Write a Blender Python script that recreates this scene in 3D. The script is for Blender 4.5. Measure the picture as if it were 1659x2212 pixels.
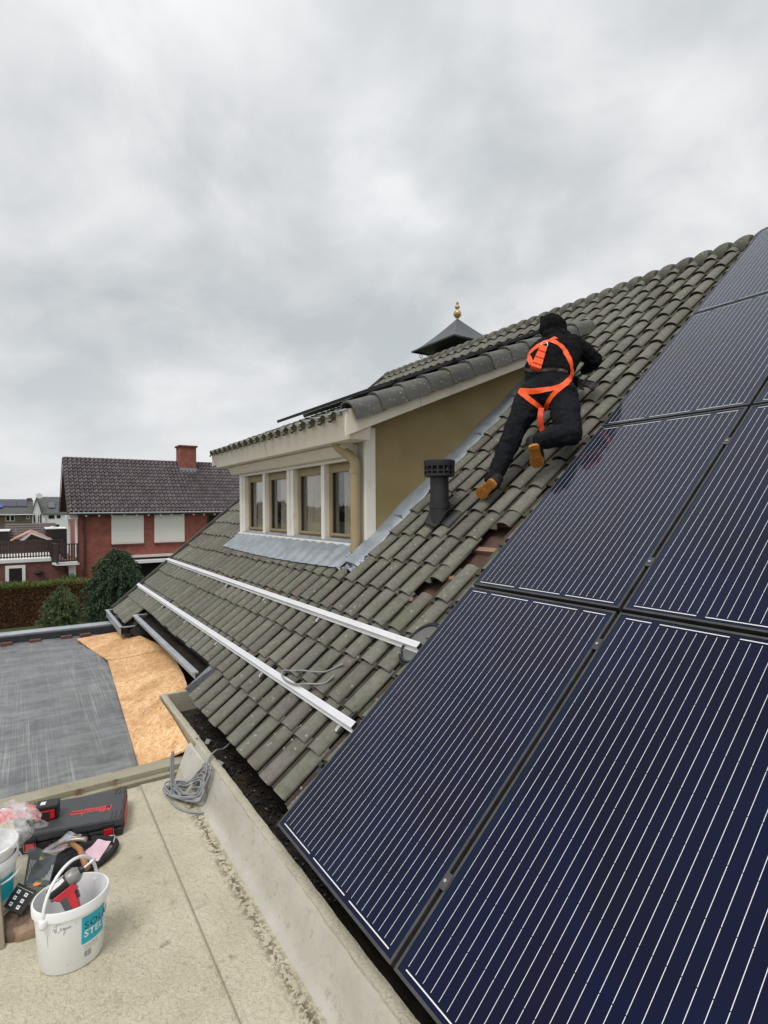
import bpy, bmesh, math, random
import numpy as np
from mathutils import Vector, Matrix
from mathutils.bvhtree import BVHTree
random.seed(7); rng = np.random.default_rng(11)
for o in list(bpy.data.objects): bpy.data.objects.remove(o)
S = bpy.context.scene
COL = S.collection

# ------------------------------------------------------------------ camera, sky, sun, exposure
AL = 0.6947; CA, SA = math.cos(AL), math.sin(AL)
CAM = Vector((2.5315, -1.0149, 1.5479))
yaw, pitch, roll = 0.5797, -0.0081, -0.0062
fw = Vector((-math.cos(yaw)*math.cos(pitch), math.sin(yaw)*math.cos(pitch), math.sin(pitch)))
rt = fw.cross(Vector((0, 0, 1))).normalized(); up = rt.cross(fw)
r2 = rt*math.cos(roll)+up*math.sin(roll); u2 = -rt*math.sin(roll)+up*math.cos(roll)
cam = bpy.data.cameras.new('camera'); co = bpy.data.objects.new('camera', cam); COL.objects.link(co)
mw = Matrix((r2, u2, -fw)).transposed().to_4x4(); mw.translation = CAM; co.matrix_world = mw
cam.sensor_fit = 'HORIZONTAL'; cam.sensor_width = 27.0; cam.lens = 27.0*1186.2/1659.0
cam.clip_start = 0.05; cam.clip_end = 2000
S.camera = co

SUNV = Vector((0.30, -0.42, 0.86)).normalized()
W = bpy.data.worlds.new('World'); S.world = W; W.use_nodes = True
nt = W.node_tree; nt.nodes.clear()
def N(t, typ, **kw):
    n = t.nodes.new(typ)
    for k, v in kw.items():
        if k.startswith('i_'):
            key = k[2:]; key = int(key) if key.isdigit() else key.replace('_', ' ')
            n.inputs[key].default_value = v
        else: setattr(n, k, v)
    return n
def math_node(t, op, a=None, b=None, clamp=False):
    n = t.nodes.new('ShaderNodeMath'); n.operation = op; n.use_clamp = clamp
    for i, v in enumerate((a, b)):
        if v is None: continue
        if isinstance(v, (int, float)): n.inputs[i].default_value = v
        else: t.links.new(v, n.inputs[i])
    return n.outputs[0]
def ramp(t, fac, stops, interp='LINEAR'):
    n = t.nodes.new('ShaderNodeValToRGB'); n.color_ramp.interpolation = interp
    e = n.color_ramp.elements
    while len(e) < len(stops): e.new(0.5)
    for el, (p, c) in zip(e, stops):
        el.position = p; el.color = (c if len(c) == 4 else (*c, 1)) if not isinstance(c, (int, float)) else (c, c, c, 1)
    t.links.new(fac, n.inputs[0]); return n.outputs[0]
def build_world():
    t = nt; out = t.nodes.new('ShaderNodeOutputWorld')
    sky = t.nodes.new('ShaderNodeTexSky'); sky.sky_type = 'NISHITA'; sky.sun_disc = False
    sky.sun_elevation = math.asin(SUNV.z); sky.sun_rotation = math.atan2(SUNV.x, SUNV.y)
    bgs = t.nodes.new('ShaderNodeBackground'); bgs.inputs[1].default_value = 0.05; t.links.new(sky.outputs[0], bgs.inputs[0])
    tc = t.nodes.new('ShaderNodeTexCoord')
    sep = t.nodes.new('ShaderNodeSeparateXYZ'); t.links.new(tc.outputs['Generated'], sep.inputs[0])
    z = math_node(t, 'MAXIMUM', sep.outputs[2], 0.0); zz = math_node(t, 'ADD', z, 0.42)
    cx = math_node(t, 'DIVIDE', sep.outputs[0], zz); cy = math_node(t, 'DIVIDE', sep.outputs[1], zz)
    cb = t.nodes.new('ShaderNodeCombineXYZ'); t.links.new(cx, cb.inputs[0]); t.links.new(cy, cb.inputs[1])
    def noise(scale, detail, off, rough=0.5, dist=0.0):
        mp = N(t, 'ShaderNodeMapping'); mp.inputs['Location'].default_value = off; t.links.new(cb.outputs[0], mp.inputs[0])
        n = N(t, 'ShaderNodeTexNoise', i_Scale=scale, i_Detail=detail, i_Roughness=rough, i_Distortion=dist)
        t.links.new(mp.outputs[0], n.inputs['Vector']); return n.outputs[0]
    a = noise(1.35, 6, (3.1, 1.7, 0), 0.53, 0.35); b = noise(3.4, 7, (8.3, 4.4, 2), 0.54, 0.3); c = noise(0.6, 2, (1.2, 9.4, 1))
    m = math_node(t, 'ADD', math_node(t, 'MULTIPLY', a, 0.42), math_node(t, 'MULTIPLY', b, 0.38))
    m = math_node(t, 'ADD', m, math_node(t, 'MULTIPLY', c, 0.12)); m = math_node(t, 'ADD', m, 0.058)
    # thick and thin places in the cloud deck, their edges frayed by noise
    wn = N(t, 'ShaderNodeTexNoise', i_Scale=5.0, i_Detail=6, i_Roughness=0.6); t.links.new(tc.outputs['Generated'], wn.inputs['Vector'])
    ws = N(t, 'ShaderNodeVectorMath', operation='SCALE'); t.links.new(wn.outputs['Color'], ws.inputs[0]); ws.inputs['Scale'].default_value = 0.30
    wa = N(t, 'ShaderNodeVectorMath', operation='ADD'); t.links.new(tc.outputs['Generated'], wa.inputs[0]); t.links.new(ws.outputs[0], wa.inputs[1])
    for px, py, rad, amp in ((55, 45, 0.20, 0.060), (140, 75, 0.12, 0.055), (305, 148, 0.10, 0.075), (195, 190, 0.26, -0.065), (60, 135, 0.16, -0.030), (420, 60, 0.30, -0.018), (40, 260, 0.16, -0.02), (130, 300, 0.22, 0.03), (470, 230, 0.20, 0.03)):
        d_ = (fw*1186 + rt*(px*2.88-829.5) + up*(1106-py*2.88)).normalized()+Vector((0.15, 0.15, 0.15))
        dist = N(t, 'ShaderNodeVectorMath', operation='DISTANCE'); t.links.new(wa.outputs[0], dist.inputs[0]); dist.inputs[1].default_value = d_
        m = math_node(t, 'ADD', m, math_node(t, 'MULTIPLY', ramp(t, math_node(t, 'DIVIDE', dist.outputs['Value'], rad*1.9), [(0.0, 1.0), (1.0, 0.0)], 'EASE'), amp))
    colr = ramp(t, m, [(0.42, (0.475, 0.510, 0.530)), (0.48, (0.565, 0.585, 0.60)), (0.54, (0.665, 0.675, 0.69)), (0.62, (0.79, 0.795, 0.795))])
    # the lighter, even band of thin cloud low over the horizon
    low = ramp(t, sep.outputs[2], [(0.0, 1.0), (0.28, 0.0)])
    mx = t.nodes.new('ShaderNodeMix'); mx.data_type = 'RGBA'
    t.links.new(math_node(t, 'MULTIPLY', low, 0.72), mx.inputs[0]); t.links.new(colr, mx.inputs[6]); mx.inputs[7].default_value = (0.65, 0.665, 0.675, 1)
    # the thin spot in the cloud deck and a somewhat brighter zenith, as under any overcast
    zen = ramp(t, sep.outputs[2], [(0.55, 1.0), (1.0, 1.32)])
    d = N(t, 'ShaderNodeVectorMath', operation='DOT_PRODUCT'); t.links.new(tc.outputs['Generated'], d.inputs[0])
    q = (fw*1186 + rt*45 + up*700).normalized(); d.inputs[1].default_value = q
    spot = math_node(t, 'ADD', 1.0, math_node(t, 'MULTIPLY', ramp(t, d.outputs['Value'], [(0.985, 0.0), (1.0, 1.0)], 'EASE'), 0.10))
    st = math_node(t, 'MULTIPLY', math_node(t, 'MULTIPLY', zen, spot), 0.97)
    bgc = t.nodes.new('ShaderNodeBackground'); t.links.new(mx.outputs[2], bgc.inputs[0]); t.links.new(st, bgc.inputs[1])
    ms = t.nodes.new('ShaderNodeMixShader'); ms.inputs[0].default_value = 0.93
    t.links.new(bgs.outputs[0], ms.inputs[1]); t.links.new(bgc.outputs[0], ms.inputs[2]); t.links.new(ms.outputs[0], out.inputs[0])
build_world()
sl = bpy.data.lights.new('sun', 'SUN'); sl.energy = 1.45; sl.angle = math.radians(22); sl.color = (1.0, 0.97, 0.93)
so = bpy.data.objects.new('sun', sl); COL.objects.link(so); so.rotation_euler = SUNV.to_track_quat('Z', 'Y').to_euler()
S.view_settings.view_transform = 'Standard'; S.view_settings.look = 'None'
S.view_settings.exposure = 0.30; S.view_settings.gamma = 1.0; S.view_settings.use_curve_mapping = False

# ------------------------------------------------------------------ materials
MATS = {}
def M(name, c1, c2=None, scale=8.0, rough=0.6, metal=0.0, spec=0.5, bump=0.0, bscale=None, stretch=None, coord='pos',
      lo=0.35, hi=0.65, coat=0.0, detail=5, dirt=None, dirt_scale=3.0, dirt_lo=0.55, dirt_hi=0.7, sss=0.0):
    if name in MATS: return MATS[name]
    m = bpy.data.materials.new(name); m.use_nodes = True; t = m.node_tree; b = t.nodes['Principled BSDF']
    b.inputs['Roughness'].default_value = rough; b.inputs['Metallic'].default_value = metal
    b.inputs['Specular IOR Level'].default_value = spec; b.inputs['Coat Weight'].default_value = coat
    b.inputs['Coat Roughness'].default_value = 0.08
    b.inputs['Base Color'].default_value = (*c1, 1)
    if coord == 'pos': src = N(t, 'ShaderNodeNewGeometry').outputs['Position']
    else: src = N(t, 'ShaderNodeTexCoord').outputs['Object']
    mp = N(t, 'ShaderNodeMapping'); t.links.new(src, mp.inputs[0])
    if stretch: mp.inputs['Scale'].default_value = stretch
    vec = mp.outputs[0]; cur = None
    if c2 is not None:
        n = N(t, 'ShaderNodeTexNoise', i_Scale=scale, i_Detail=detail, i_Roughness=0.6); t.links.new(vec, n.inputs['Vector'])
        cur = ramp(t, n.outputs[0], [(lo, c1), (hi, c2)])
    if dirt is not None:
        n = N(t, 'ShaderNodeTexNoise', i_Scale=dirt_scale, i_Detail=8, i_Roughness=0.7); t.links.new(src, n.inputs['Vector'])
        f = ramp(t, n.outputs[0], [(dirt_lo, 0.0), (dirt_hi, 1.0)])
        mx = t.nodes.new('ShaderNodeMix'); mx.data_type = 'RGBA'; t.links.new(f, mx.inputs[0])
        if cur is None: mx.inputs[6].default_value = (*c1, 1)
        else: t.links.new(cur, mx.inputs[6])
        mx.inputs[7].default_value = (*dirt, 1); cur = mx.outputs[2]
    if cur is not None: t.links.new(cur, b.inputs['Base Color'])
    if bump > 0:
        n = N(t, 'ShaderNodeTexNoise', i_Scale=bscale or scale*3, i_Detail=6, i_Roughness=0.65); t.links.new(vec, n.inputs['Vector'])
        bp = N(t, 'ShaderNodeBump', i_Strength=bump, i_Distance=0.01 if 'black_fleece' not in name and 'workwear' not in name else 0.03); t.links.new(n.outputs[0], bp.inputs['Height']); t.links.new(bp.outputs[0], b.inputs['Normal'])
    MATS[name] = m; return m

def tile_mat(name, cols, lichen=True, rough=0.75, spots=(0.42, 0.43, 0.38)):
    m = bpy.data.materials.new(name); m.use_nodes = True; t = m.node_tree; b = t.nodes['Principled BSDF']
    g = N(t, 'ShaderNodeNewGeometry').outputs['Position']
    at = N(t, 'ShaderNodeAttribute', attribute_name='tint'); oi = N(t, 'ShaderNodeObjectInfo')
    r = math_node(t, 'FRACT', math_node(t, 'ADD', at.outputs['Fac'], oi.outputs['Random']))
    k = len(cols); base = ramp(t, r, [((i+0.0)/k, c) for i, c in enumerate(cols)], 'LINEAR')
    n1 = N(t, 'ShaderNodeTexNoise', i_Scale=2.2, i_Detail=7, i_Roughness=0.65); t.links.new(g, n1.inputs['Vector'])
    n2 = N(t, 'ShaderNodeTexNoise', i_Scale=38.0, i_Detail=6, i_Roughness=0.7); t.links.new(g, n2.inputs['Vector'])
    v = math_node(t, 'ADD', math_node(t, 'MULTIPLY', n1.outputs[0], 0.8), math_node(t, 'MULTIPLY', n2.outputs[0], 0.9))
    ms_ = N(t, 'ShaderNodeMapping'); ms_.inputs['Rotation'].default_value = (-0.6947, 0, 0); ms_.inputs['Scale'].default_value = (34, 2.6, 34); t.links.new(g, ms_.inputs[0])
    n3 = N(t, 'ShaderNodeTexNoise', i_Scale=1.0, i_Detail=4); t.links.new(ms_.outputs[0], n3.inputs['Vector']); v = math_node(t, 'ADD', v, math_node(t, 'MULTIPLY', n3.outputs[0], 0.55))
    v = math_node(t, 'ADD', v, -0.10)
    mul = N(t, 'ShaderNodeMix', data_type='RGBA', blend_type='MULTIPLY'); mul.inputs[0].default_value = 1.0
    t.links.new(base, mul.inputs[6]); t.links.new(v, mul.inputs[7]); cur = mul.outputs[2]
    if lichen:
        # green algae film patches, brown grime, pale lichen dots and little rings
        ng = N(t, 'ShaderNodeTexNoise', i_Scale=5.5, i_Detail=5); t.links.new(g, ng.inputs['Vector'])
        mx = N(t, 'ShaderNodeMix', data_type='RGBA'); t.links.new(ramp(t, ng.outputs[0], [(0.5, 0.0), (0.72, 0.55)]), mx.inputs[0])
        t.links.new(cur, mx.inputs[6]); mx.inputs[7].default_value = (0.125, 0.138, 0.088, 1); cur = mx.outputs[2]
        nb = N(t, 'ShaderNodeTexNoise', i_Scale=11.0, i_Detail=7, i_Roughness=0.7); t.links.new(g, nb.inputs['Vector'])
        mx = N(t, 'ShaderNodeMix', data_type='RGBA'); t.links.new(ramp(t, nb.outputs[0], [(0.56, 0.0), (0.74, 0.6)]), mx.inputs[0])
        t.links.new(cur, mx.inputs[6]); mx.inputs[7].default_value = (0.075, 0.06, 0.045, 1); cur = mx.outputs[2]
        vo = N(t, 'ShaderNodeTexVoronoi', i_Scale=21.0); t.links.new(g, vo.inputs['Vector'])
        mask = ramp(t, vo.outputs['Distance'], [(0.13, 1.0), (0.19, 0.0)])
        vs = N(t, 'ShaderNodeSeparateXYZ'); t.links.new(vo.outputs['Color'], vs.inputs[0])
        mask = math_node(t, 'MULTIPLY', mask, math_node(t, 'GREATER_THAN', vs.outputs[0], 0.52))
        ns = N(t, 'ShaderNodeTexNoise', i_Scale=130.0, i_Detail=2); t.links.new(g, ns.inputs['Vector'])
        mask = math_node(t, 'MULTIPLY', mask, ramp(t, ns.outputs[0], [(0.4, 0.2), (0.6, 0.85)]))
        mx = N(t, 'ShaderNodeMix', data_type='RGBA'); t.links.new(mask, mx.inputs[0]); t.links.new(cur, mx.inputs[6]); mx.inputs[7].default_value = (*spots, 1); cur = mx.outputs[2]
    t.links.new(cur, b.inputs['Base Color']); b.inputs['Roughness'].default_value = rough; b.inputs['Specular IOR Level'].default_value = 0.35
    bp = N(t, 'ShaderNodeBump', i_Strength=0.35, i_Distance=0.006); t.links.new(n2.outputs[0], bp.inputs['Height']); t.links.new(bp.outputs[0], b.inputs['Normal'])
    MATS[name] = m; return m
TILE = tile_mat('mossy_tile', [(0.145, 0.138, 0.112), (0.160, 0.158, 0.126), (0.126, 0.118, 0.097), (0.150, 0.137, 0.116), (0.178, 0.174, 0.142), (0.138, 0.123, 0.104), (0.152, 0.148, 0.120)])
CHAN = tile_mat('tile_grime_and_shade', [(0.040, 0.033, 0.025), (0.058, 0.049, 0.036), (0.044, 0.033, 0.025), (0.062, 0.054, 0.042)])  # channel grime, darkened further to paint the shade in gaps and under noses
CAPT = tile_mat('verge_tile_clay', [(0.098, 0.096, 0.088), (0.115, 0.112, 0.102), (0.085, 0.082, 0.074)], True, 0.6)
RIDG = tile_mat('ridge_clay', [(0.105, 0.094, 0.080), (0.125, 0.115, 0.098), (0.088, 0.078, 0.066)], True, 0.65)
NTIL = tile_mat('glazed_brown_tile', [(0.085, 0.067, 0.070), (0.11, 0.088, 0.09), (0.07, 0.055, 0.06)], False, 0.32)

def brick_mat(name, c1, c2, mortar, scale, axis='YZ', bw=0.24, rh=0.075):
    m = bpy.data.materials.new(name); m.use_nodes = True; t = m.node_tree; b = t.nodes['Principled BSDF']
    g = N(t, 'ShaderNodeNewGeometry').outputs['Position']; sp = N(t, 'ShaderNodeSeparateXYZ'); t.links.new(g, sp.inputs[0])
    cb = N(t, 'ShaderNodeCombineXYZ'); a = {'X': 0, 'Y': 1, 'Z': 2}
    if axis[0] == 'S': t.links.new(math_node(t, 'ADD', sp.outputs[0], sp.outputs[1]), cb.inputs[0])
    else: t.links.new(sp.outputs[a[axis[0]]], cb.inputs[0])
    t.links.new(sp.outputs[2], cb.inputs[1])
    br = N(t, 'ShaderNodeTexBrick', i_Scale=1.0); t.links.new(cb.outputs[0], br.inputs['Vector'])
    br.inputs['Color1'].default_value = (*c1, 1); br.inputs['Color2'].default_value = (*c2, 1); br.inputs['Mortar'].default_value = (*mortar, 1)
    br.inputs['Mortar Size'].default_value = 0.011; br.inputs['Brick Width'].default_value = bw; br.inputs['Row Height'].default_value = rh
    n = N(t, 'ShaderNodeTexNoise', i_Scale=2.0, i_Detail=6); t.links.new(g, n.inputs['Vector'])
    mul = N(t, 'ShaderNodeMix', data_type='RGBA', blend_type='MULTIPLY'); mul.inputs[0].default_value = 1.0
    t.links.new(br.outputs[0], mul.inputs[6]); t.links.new(ramp(t, n.outputs[0], [(0.3, 0.8), (0.7, 1.15)]), mul.inputs[7]); t.links.new(mul.outputs[2], b.inputs['Base Color'])
    b.inputs['Roughness'].default_value = 0.85
    bp = N(t, 'ShaderNodeBump', i_Strength=0.5, i_Distance=0.01, invert=True); t.links.new(br.outputs['Fac'], bp.inputs['Height']); t.links.new(bp.outputs[0], b.inputs['Normal'])
    MATS[name] = m; return m
BRICK = brick_mat('red_brick', (0.36, 0.085, 0.055), (0.26, 0.062, 0.045), (0.24, 0.13, 0.105), 1, 'S')
BRICKD = brick_mat('dark_red_brick', (0.23, 0.068, 0.06), (0.17, 0.056, 0.05), (0.13, 0.085, 0.08), 1, 'S')
FARBR = brick_mat('brown_brick', (0.20, 0.145, 0.10), (0.17, 0.12, 0.085), (0.2, 0.17, 0.13), 1, 'S')

CREAM = M('cream_paint', (0.72, 0.65, 0.54), (0.78, 0.71, 0.60), 3, 0.55, bump=0.08, bscale=60, dirt=(0.42, 0.36, 0.27), dirt_lo=0.56, dirt_hi=0.85)
WHITEP = M('white_frame_paint', (0.82, 0.78, 0.70), (0.86, 0.83, 0.76), 4, 0.45, dirt=(0.6, 0.54, 0.44), dirt_lo=0.6, dirt_hi=0.85)
GREYP = M('greyed_paint', (0.48, 0.44, 0.40), (0.55, 0.51, 0.46), 4, 0.6)
KHAKI = M('khaki_paint', (0.31, 0.23, 0.125), (0.35, 0.265, 0.15), 5, 0.5)
PIPEC = M('khaki_plastic', (0.36, 0.275, 0.145), (0.40, 0.31, 0.17), 5, 0.4)
OLIVE = M('olive_render', (0.29, 0.220, 0.100), (0.35, 0.270, 0.130), 2.2, 0.75, bump=0.25, bscale=90, dirt=(0.22, 0.165, 0.07), dirt_scale=22, dirt_lo=0.62, dirt_hi=0.78)
LEAD = M('lead_sheet', (0.23, 0.265, 0.295), (0.33, 0.365, 0.395), 7, 0.42, metal=0.25, bump=0.3, bscale=14, dirt=(0.22, 0.24, 0.26), dirt_scale=9, dirt_lo=0.56, dirt_hi=0.8)
LEADD = M('dark_lead', (0.16, 0.165, 0.18), (0.25, 0.255, 0.27), 14, 0.5, metal=0.2, bump=0.3)
ZINC = M('zinc', (0.40, 0.43, 0.46), (0.50, 0.53, 0.56), 5, 0.42, metal=0.45, dirt=(0.3, 0.31, 0.31), dirt_lo=0.5, dirt_hi=0.8)
ALU = M('mill_aluminium', (0.83, 0.83, 0.83), (0.90, 0.90, 0.90), 6, 0.38, metal=0.55, bump=0.05, dirt=(0.6, 0.6, 0.6), dirt_scale=14, dirt_lo=0.62, dirt_hi=0.72)
STEEL = M('steel', (0.6, 0.6, 0.6), None, rough=0.3, metal=0.9)
BLACKM = M('black_anodised', (0.018, 0.018, 0.020), (0.03, 0.03, 0.033), 20, 0.38, metal=0.0)
FRAMEB = M('panel_frame', (0.055, 0.055, 0.058), (0.085, 0.083, 0.082), 12, 0.42, metal=0.35)
BLACKP = M('black_plastic', (0.014, 0.014, 0.015), (0.022, 0.022, 0.023), 30, 0.5, bump=0.1, bscale=200)
DARK = M('dark_void', (0.01, 0.01, 0.01), None, rough=0.9)
UNDER = M('roof_boarding', (0.07, 0.038, 0.027), (0.11, 0.060, 0.043), 9, 0.85)
BATT = M('batten_wood', (0.34, 0.19, 0.13), (0.26, 0.145, 0.10), 14, 0.8, stretch=(0.3, 3, 3))
TERRA = M('broken_clay', (0.30, 0.15, 0.10), (0.22, 0.11, 0.075), 30, 0.9)
REDP = M('red_plastic', (0.50, 0.012, 0.018), (0.58, 0.02, 0.026), 20, 0.35)
CASEM = M('case_plastic', (0.050, 0.051, 0.055), (0.062, 0.063, 0.068), 25, 0.5, bump=0.12, bscale=300)
GREYR = M('grey_rubber', (0.075, 0.075, 0.08), None, rough=0.65)
BUCKM = M('white_bucket_plastic', (0.84, 0.85, 0.85), (0.88, 0.89, 0.89), 5, 0.32, dirt=(0.55, 0.54, 0.5), dirt_scale=16, dirt_lo=0.66, dirt_hi=0.8)
CYAN = M('cyan_label', (0.005, 0.42, 0.55), None, rough=0.4)
INK = M('black_ink', (0.02, 0.02, 0.03), None, rough=0.6)
INKG = M('grey_ink', (0.25, 0.26, 0.28), None, rough=0.6)
LABW = M('label_white', (0.8, 0.8, 0.8), None, rough=0.4)
ORANGE = M('orange_webbing', (0.95, 0.115, 0.012), (0.88, 0.085, 0.008), 60, 0.6, bump=0.15, bscale=500)
REDOR = M('red_webbing', (0.72, 0.045, 0.012), None, rough=0.6)
HOODY = M('black_fleece', (0.006, 0.006, 0.0065), (0.011, 0.011, 0.012), 25, 0.9, spec=0.08, bump=1.0, bscale=9, stretch=(1, 1, 1.8))
TROUS = M('black_workwear', (0.007, 0.0075, 0.010), (0.013, 0.014, 0.018), 18, 0.8, spec=0.14, bump=1.0, bscale=8, stretch=(1, 1, 1.6))
TROUSL = M('charcoal_panel', (0.030, 0.031, 0.036), (0.04, 0.041, 0.047), 18, 0.75, bump=0.4, bscale=60)
SKIN = M('skin', (0.45, 0.27, 0.19), None, rough=0.5)
GUM = M('gum_sole', (0.52, 0.21, 0.035), (0.40, 0.15, 0.02), 35, 0.6, bump=0.9, bscale=70)
SHOEM = M('shoe_leather', (0.010, 0.010, 0.011), (0.018, 0.018, 0.02), 30, 0.7, spec=0.25)
BROWNB = M('brown_belt', (0.035, 0.020, 0.018), None, rough=0.6)
TEAL = M('teal_glove', (0.09, 0.28, 0.30), None, rough=0.6)
CABLE = M('grey_cable', (0.23, 0.24, 0.25), (0.28, 0.29, 0.30), 20, 0.5)
GOLD = M('gold_paint', (0.58, 0.44, 0.22), (0.46, 0.34, 0.16), 12, 0.35, metal=0.4)
SLATE = M('turret_slate', (0.055, 0.055, 0.062), (0.080, 0.080, 0.088), 3, 0.5)
WOODH = M('hammer_wood', (0.42, 0.20, 0.085), (0.32, 0.14, 0.055), 12, 0.5, stretch=(1, 1, 1))
PINK = M('pink_paper', (0.70, 0.47, 0.55), (0.75, 0.54, 0.6), 10, 0.7)
CANV = M('black_canvas', (0.012, 0.012, 0.013), (0.02, 0.02, 0.021), 40, 0.85, bump=0.5, bscale=90)
LEATH = M('brown_leather', (0.06, 0.042, 0.032), (0.17, 0.105, 0.07), 8, 0.7, bump=0.5, bscale=30)
WHITEW = M('white_wall', (0.72, 0.72, 0.70), (0.78, 0.78, 0.76), 1, 0.7)
DROOF = M('dark_slates', (0.075, 0.078, 0.078), (0.10, 0.103, 0.103), 1.2, 0.7)
STAINW = M('stained_wood', (0.045, 0.026, 0.022), (0.065, 0.038, 0.032), 4, 0.6)
SHUT = M('roller_shutter', (0.80, 0.78, 0.72), (0.83, 0.81, 0.75), 1, 0.5)
TWIG = M('twig_bark', (0.16, 0.14, 0.12), None, rough=0.9)
DIRT = M('gutter_muck', (0.012, 0.010, 0.008), (0.045, 0.030, 0.018), 9, 0.55, bump=0.9, bscale=30, lo=0.4, hi=0.75)
BACKSH = M('black_backsheet', (0.01, 0.01, 0.012), None, rough=0.6)

def pane_mat(name, tint, rough=0.02, refl=1.45):
    m = bpy.data.materials.new(name); m.use_nodes = True; t = m.node_tree; t.nodes.remove(t.nodes['Principled BSDF'])
    o = t.nodes['Material Output']; ge = N(t, 'ShaderNodeNewGeometry'); dt = N(t, 'ShaderNodeVectorMath', operation='DOT_PRODUCT'); t.links.new(ge.outputs['Normal'], dt.inputs[0]); t.links.new(ge.outputs['Incoming'], dt.inputs[1])
    c_ = math_node(t, 'SUBTRACT', 1.0, math_node(t, 'ABSOLUTE', dt.outputs['Value']), True); fr = math_node(t, 'ADD', 0.045, math_node(t, 'MULTIPLY', math_node(t, 'POWER', c_, 5.0), 0.95))
    tr = N(t, 'ShaderNodeBsdfTransparent'); tr.inputs[0].default_value = (*tint, 1)
    gl = N(t, 'ShaderNodeBsdfGlossy', i_Roughness=rough); mx = N(t, 'ShaderNodeMixShader')
    f = math_node(t, 'MULTIPLY', fr, 1.7, True)
    t.links.new(f, mx.inputs[0]); t.links.new(tr.outputs[0], mx.inputs[1]); t.links.new(gl.outputs[0], mx.inputs[2]); t.links.new(mx.outputs[0], o.inputs[0])
    MATS[name] = m; return m
PANE = pane_mat('window_glass', (0.94, 0.95, 0.94), 0.01, 1.6)

def film_mat(name, col, alpha):
    m = bpy.data.materials.new(name); m.use_nodes = True; t = m.node_tree; b = t.nodes['Principled BSDF']
    g = N(t, 'ShaderNodeNewGeometry').outputs['Position']; n = N(t, 'ShaderNodeTexNoise', i_Scale=28.0, i_Detail=5); t.links.new(g, n.inputs['Vector'])
    b.inputs['Base Color'].default_value = (*col, 1); b.inputs['Roughness'].default_value = 0.18; b.inputs['Coat Weight'].default_value = 0.5
    t.links.new(ramp(t, n.outputs[0], [(0.35, alpha*0.35), (0.65, alpha)]), b.inputs['Alpha'])
    bp = N(t, 'ShaderNodeBump', i_Strength=0.8, i_Distance=0.01); t.links.new(n.outputs[0], bp.inputs['Height']); t.links.new(bp.outputs[0], b.inputs['Normal'])
    MATS[name] = m; return m
FILM = film_mat('clear_plastic_film', (0.82, 0.82, 0.82), 0.5)
FILM2 = film_mat('blister_plastic', (0.45, 0.55, 0.58), 0.16)

def cell_mat():
    m = bpy.data.materials.new('solar_glass'); m.use_nodes = True; t = m.node_tree; b = t.nodes['Principled BSDF']
    g = N(t, 'ShaderNodeTexCoord').outputs['Object']; oi = N(t, 'ShaderNodeObjectInfo')
    ad = N(t, 'ShaderNodeVectorMath', operation='ADD'); t.links.new(g, ad.inputs[0]); cbv = N(t, 'ShaderNodeCombineXYZ'); t.links.new(math_node(t, 'MULTIPLY', oi.outputs['Random'], 30.0), cbv.inputs[2]); t.links.new(cbv.outputs[0], ad.inputs[1])
    n = N(t, 'ShaderNodeTexNoise', i_Scale=1.6, i_Detail=2); t.links.new(ad.outputs[0], n.inputs['Vector'])
    c = ramp(t, n.outputs[0], [(0.35, (0.004, 0.004, 0.013)), (0.5, (0.0035, 0.0060, 0.024)), (0.65, (0.006, 0.0045, 0.016))])
    # cells are a touch bluer towards the panel's long edges
    sp = N(t, 'ShaderNodeSeparateXYZ'); t.links.new(g, sp.inputs[0])
    e = math_node(t, 'ABSOLUTE', math_node(t, 'SUBTRACT', sp.outputs[0], 0.495))
    mx = N(t, 'ShaderNodeMix', data_type='RGBA'); t.links.new(ramp(t, e, [(0.42, 0.0), (0.495, 0.7)]), mx.inputs[0]); t.links.new(c, mx.inputs[6]); mx.inputs[7].default_value = (0.005, 0.013, 0.032, 1)
    # dusty smudges
    n2 = N(t, 'ShaderNodeTexNoise', i_Scale=7.0, i_Detail=8, i_Roughness=0.72); t.links.new(ad.outputs[0], n2.inputs['Vector'])
    mx2 = N(t, 'ShaderNodeMix', data_type='RGBA'); t.links.new(ramp(t, n2.outputs[0], [(0.64, 0.0), (0.82, 0.16)]), mx2.inputs[0]); t.links.new(mx.outputs[2], mx2.inputs[6]); mx2.inputs[7].default_value = (0.10, 0.10, 0.11, 1)
    t.links.new(mx2.outputs[2], b.inputs['Base Color'])
    t.links.new(ramp(t, n2.outputs[0], [(0.4, 0.045), (0.75, 0.16)]), b.inputs['Roughness'])
    b.inputs['IOR'].default_value = 2.3; b.inputs['Specular Tint'].default_value = (0.055, 0.065, 0.12, 1); b.inputs['Sheen Weight'].default_value = 0.8; b.inputs['Sheen Roughness'].default_value = 0.30; b.inputs['Sheen Tint'].default_value = (0.80, 0.86, 1.0, 1)
    MATS['solar_glass'] = m; return m
CELL = cell_mat()
BUS = M('silver_busbar', (0.80, 0.81, 0.80), None, rough=0.35, metal=0.1, coat=0.3)

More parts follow.
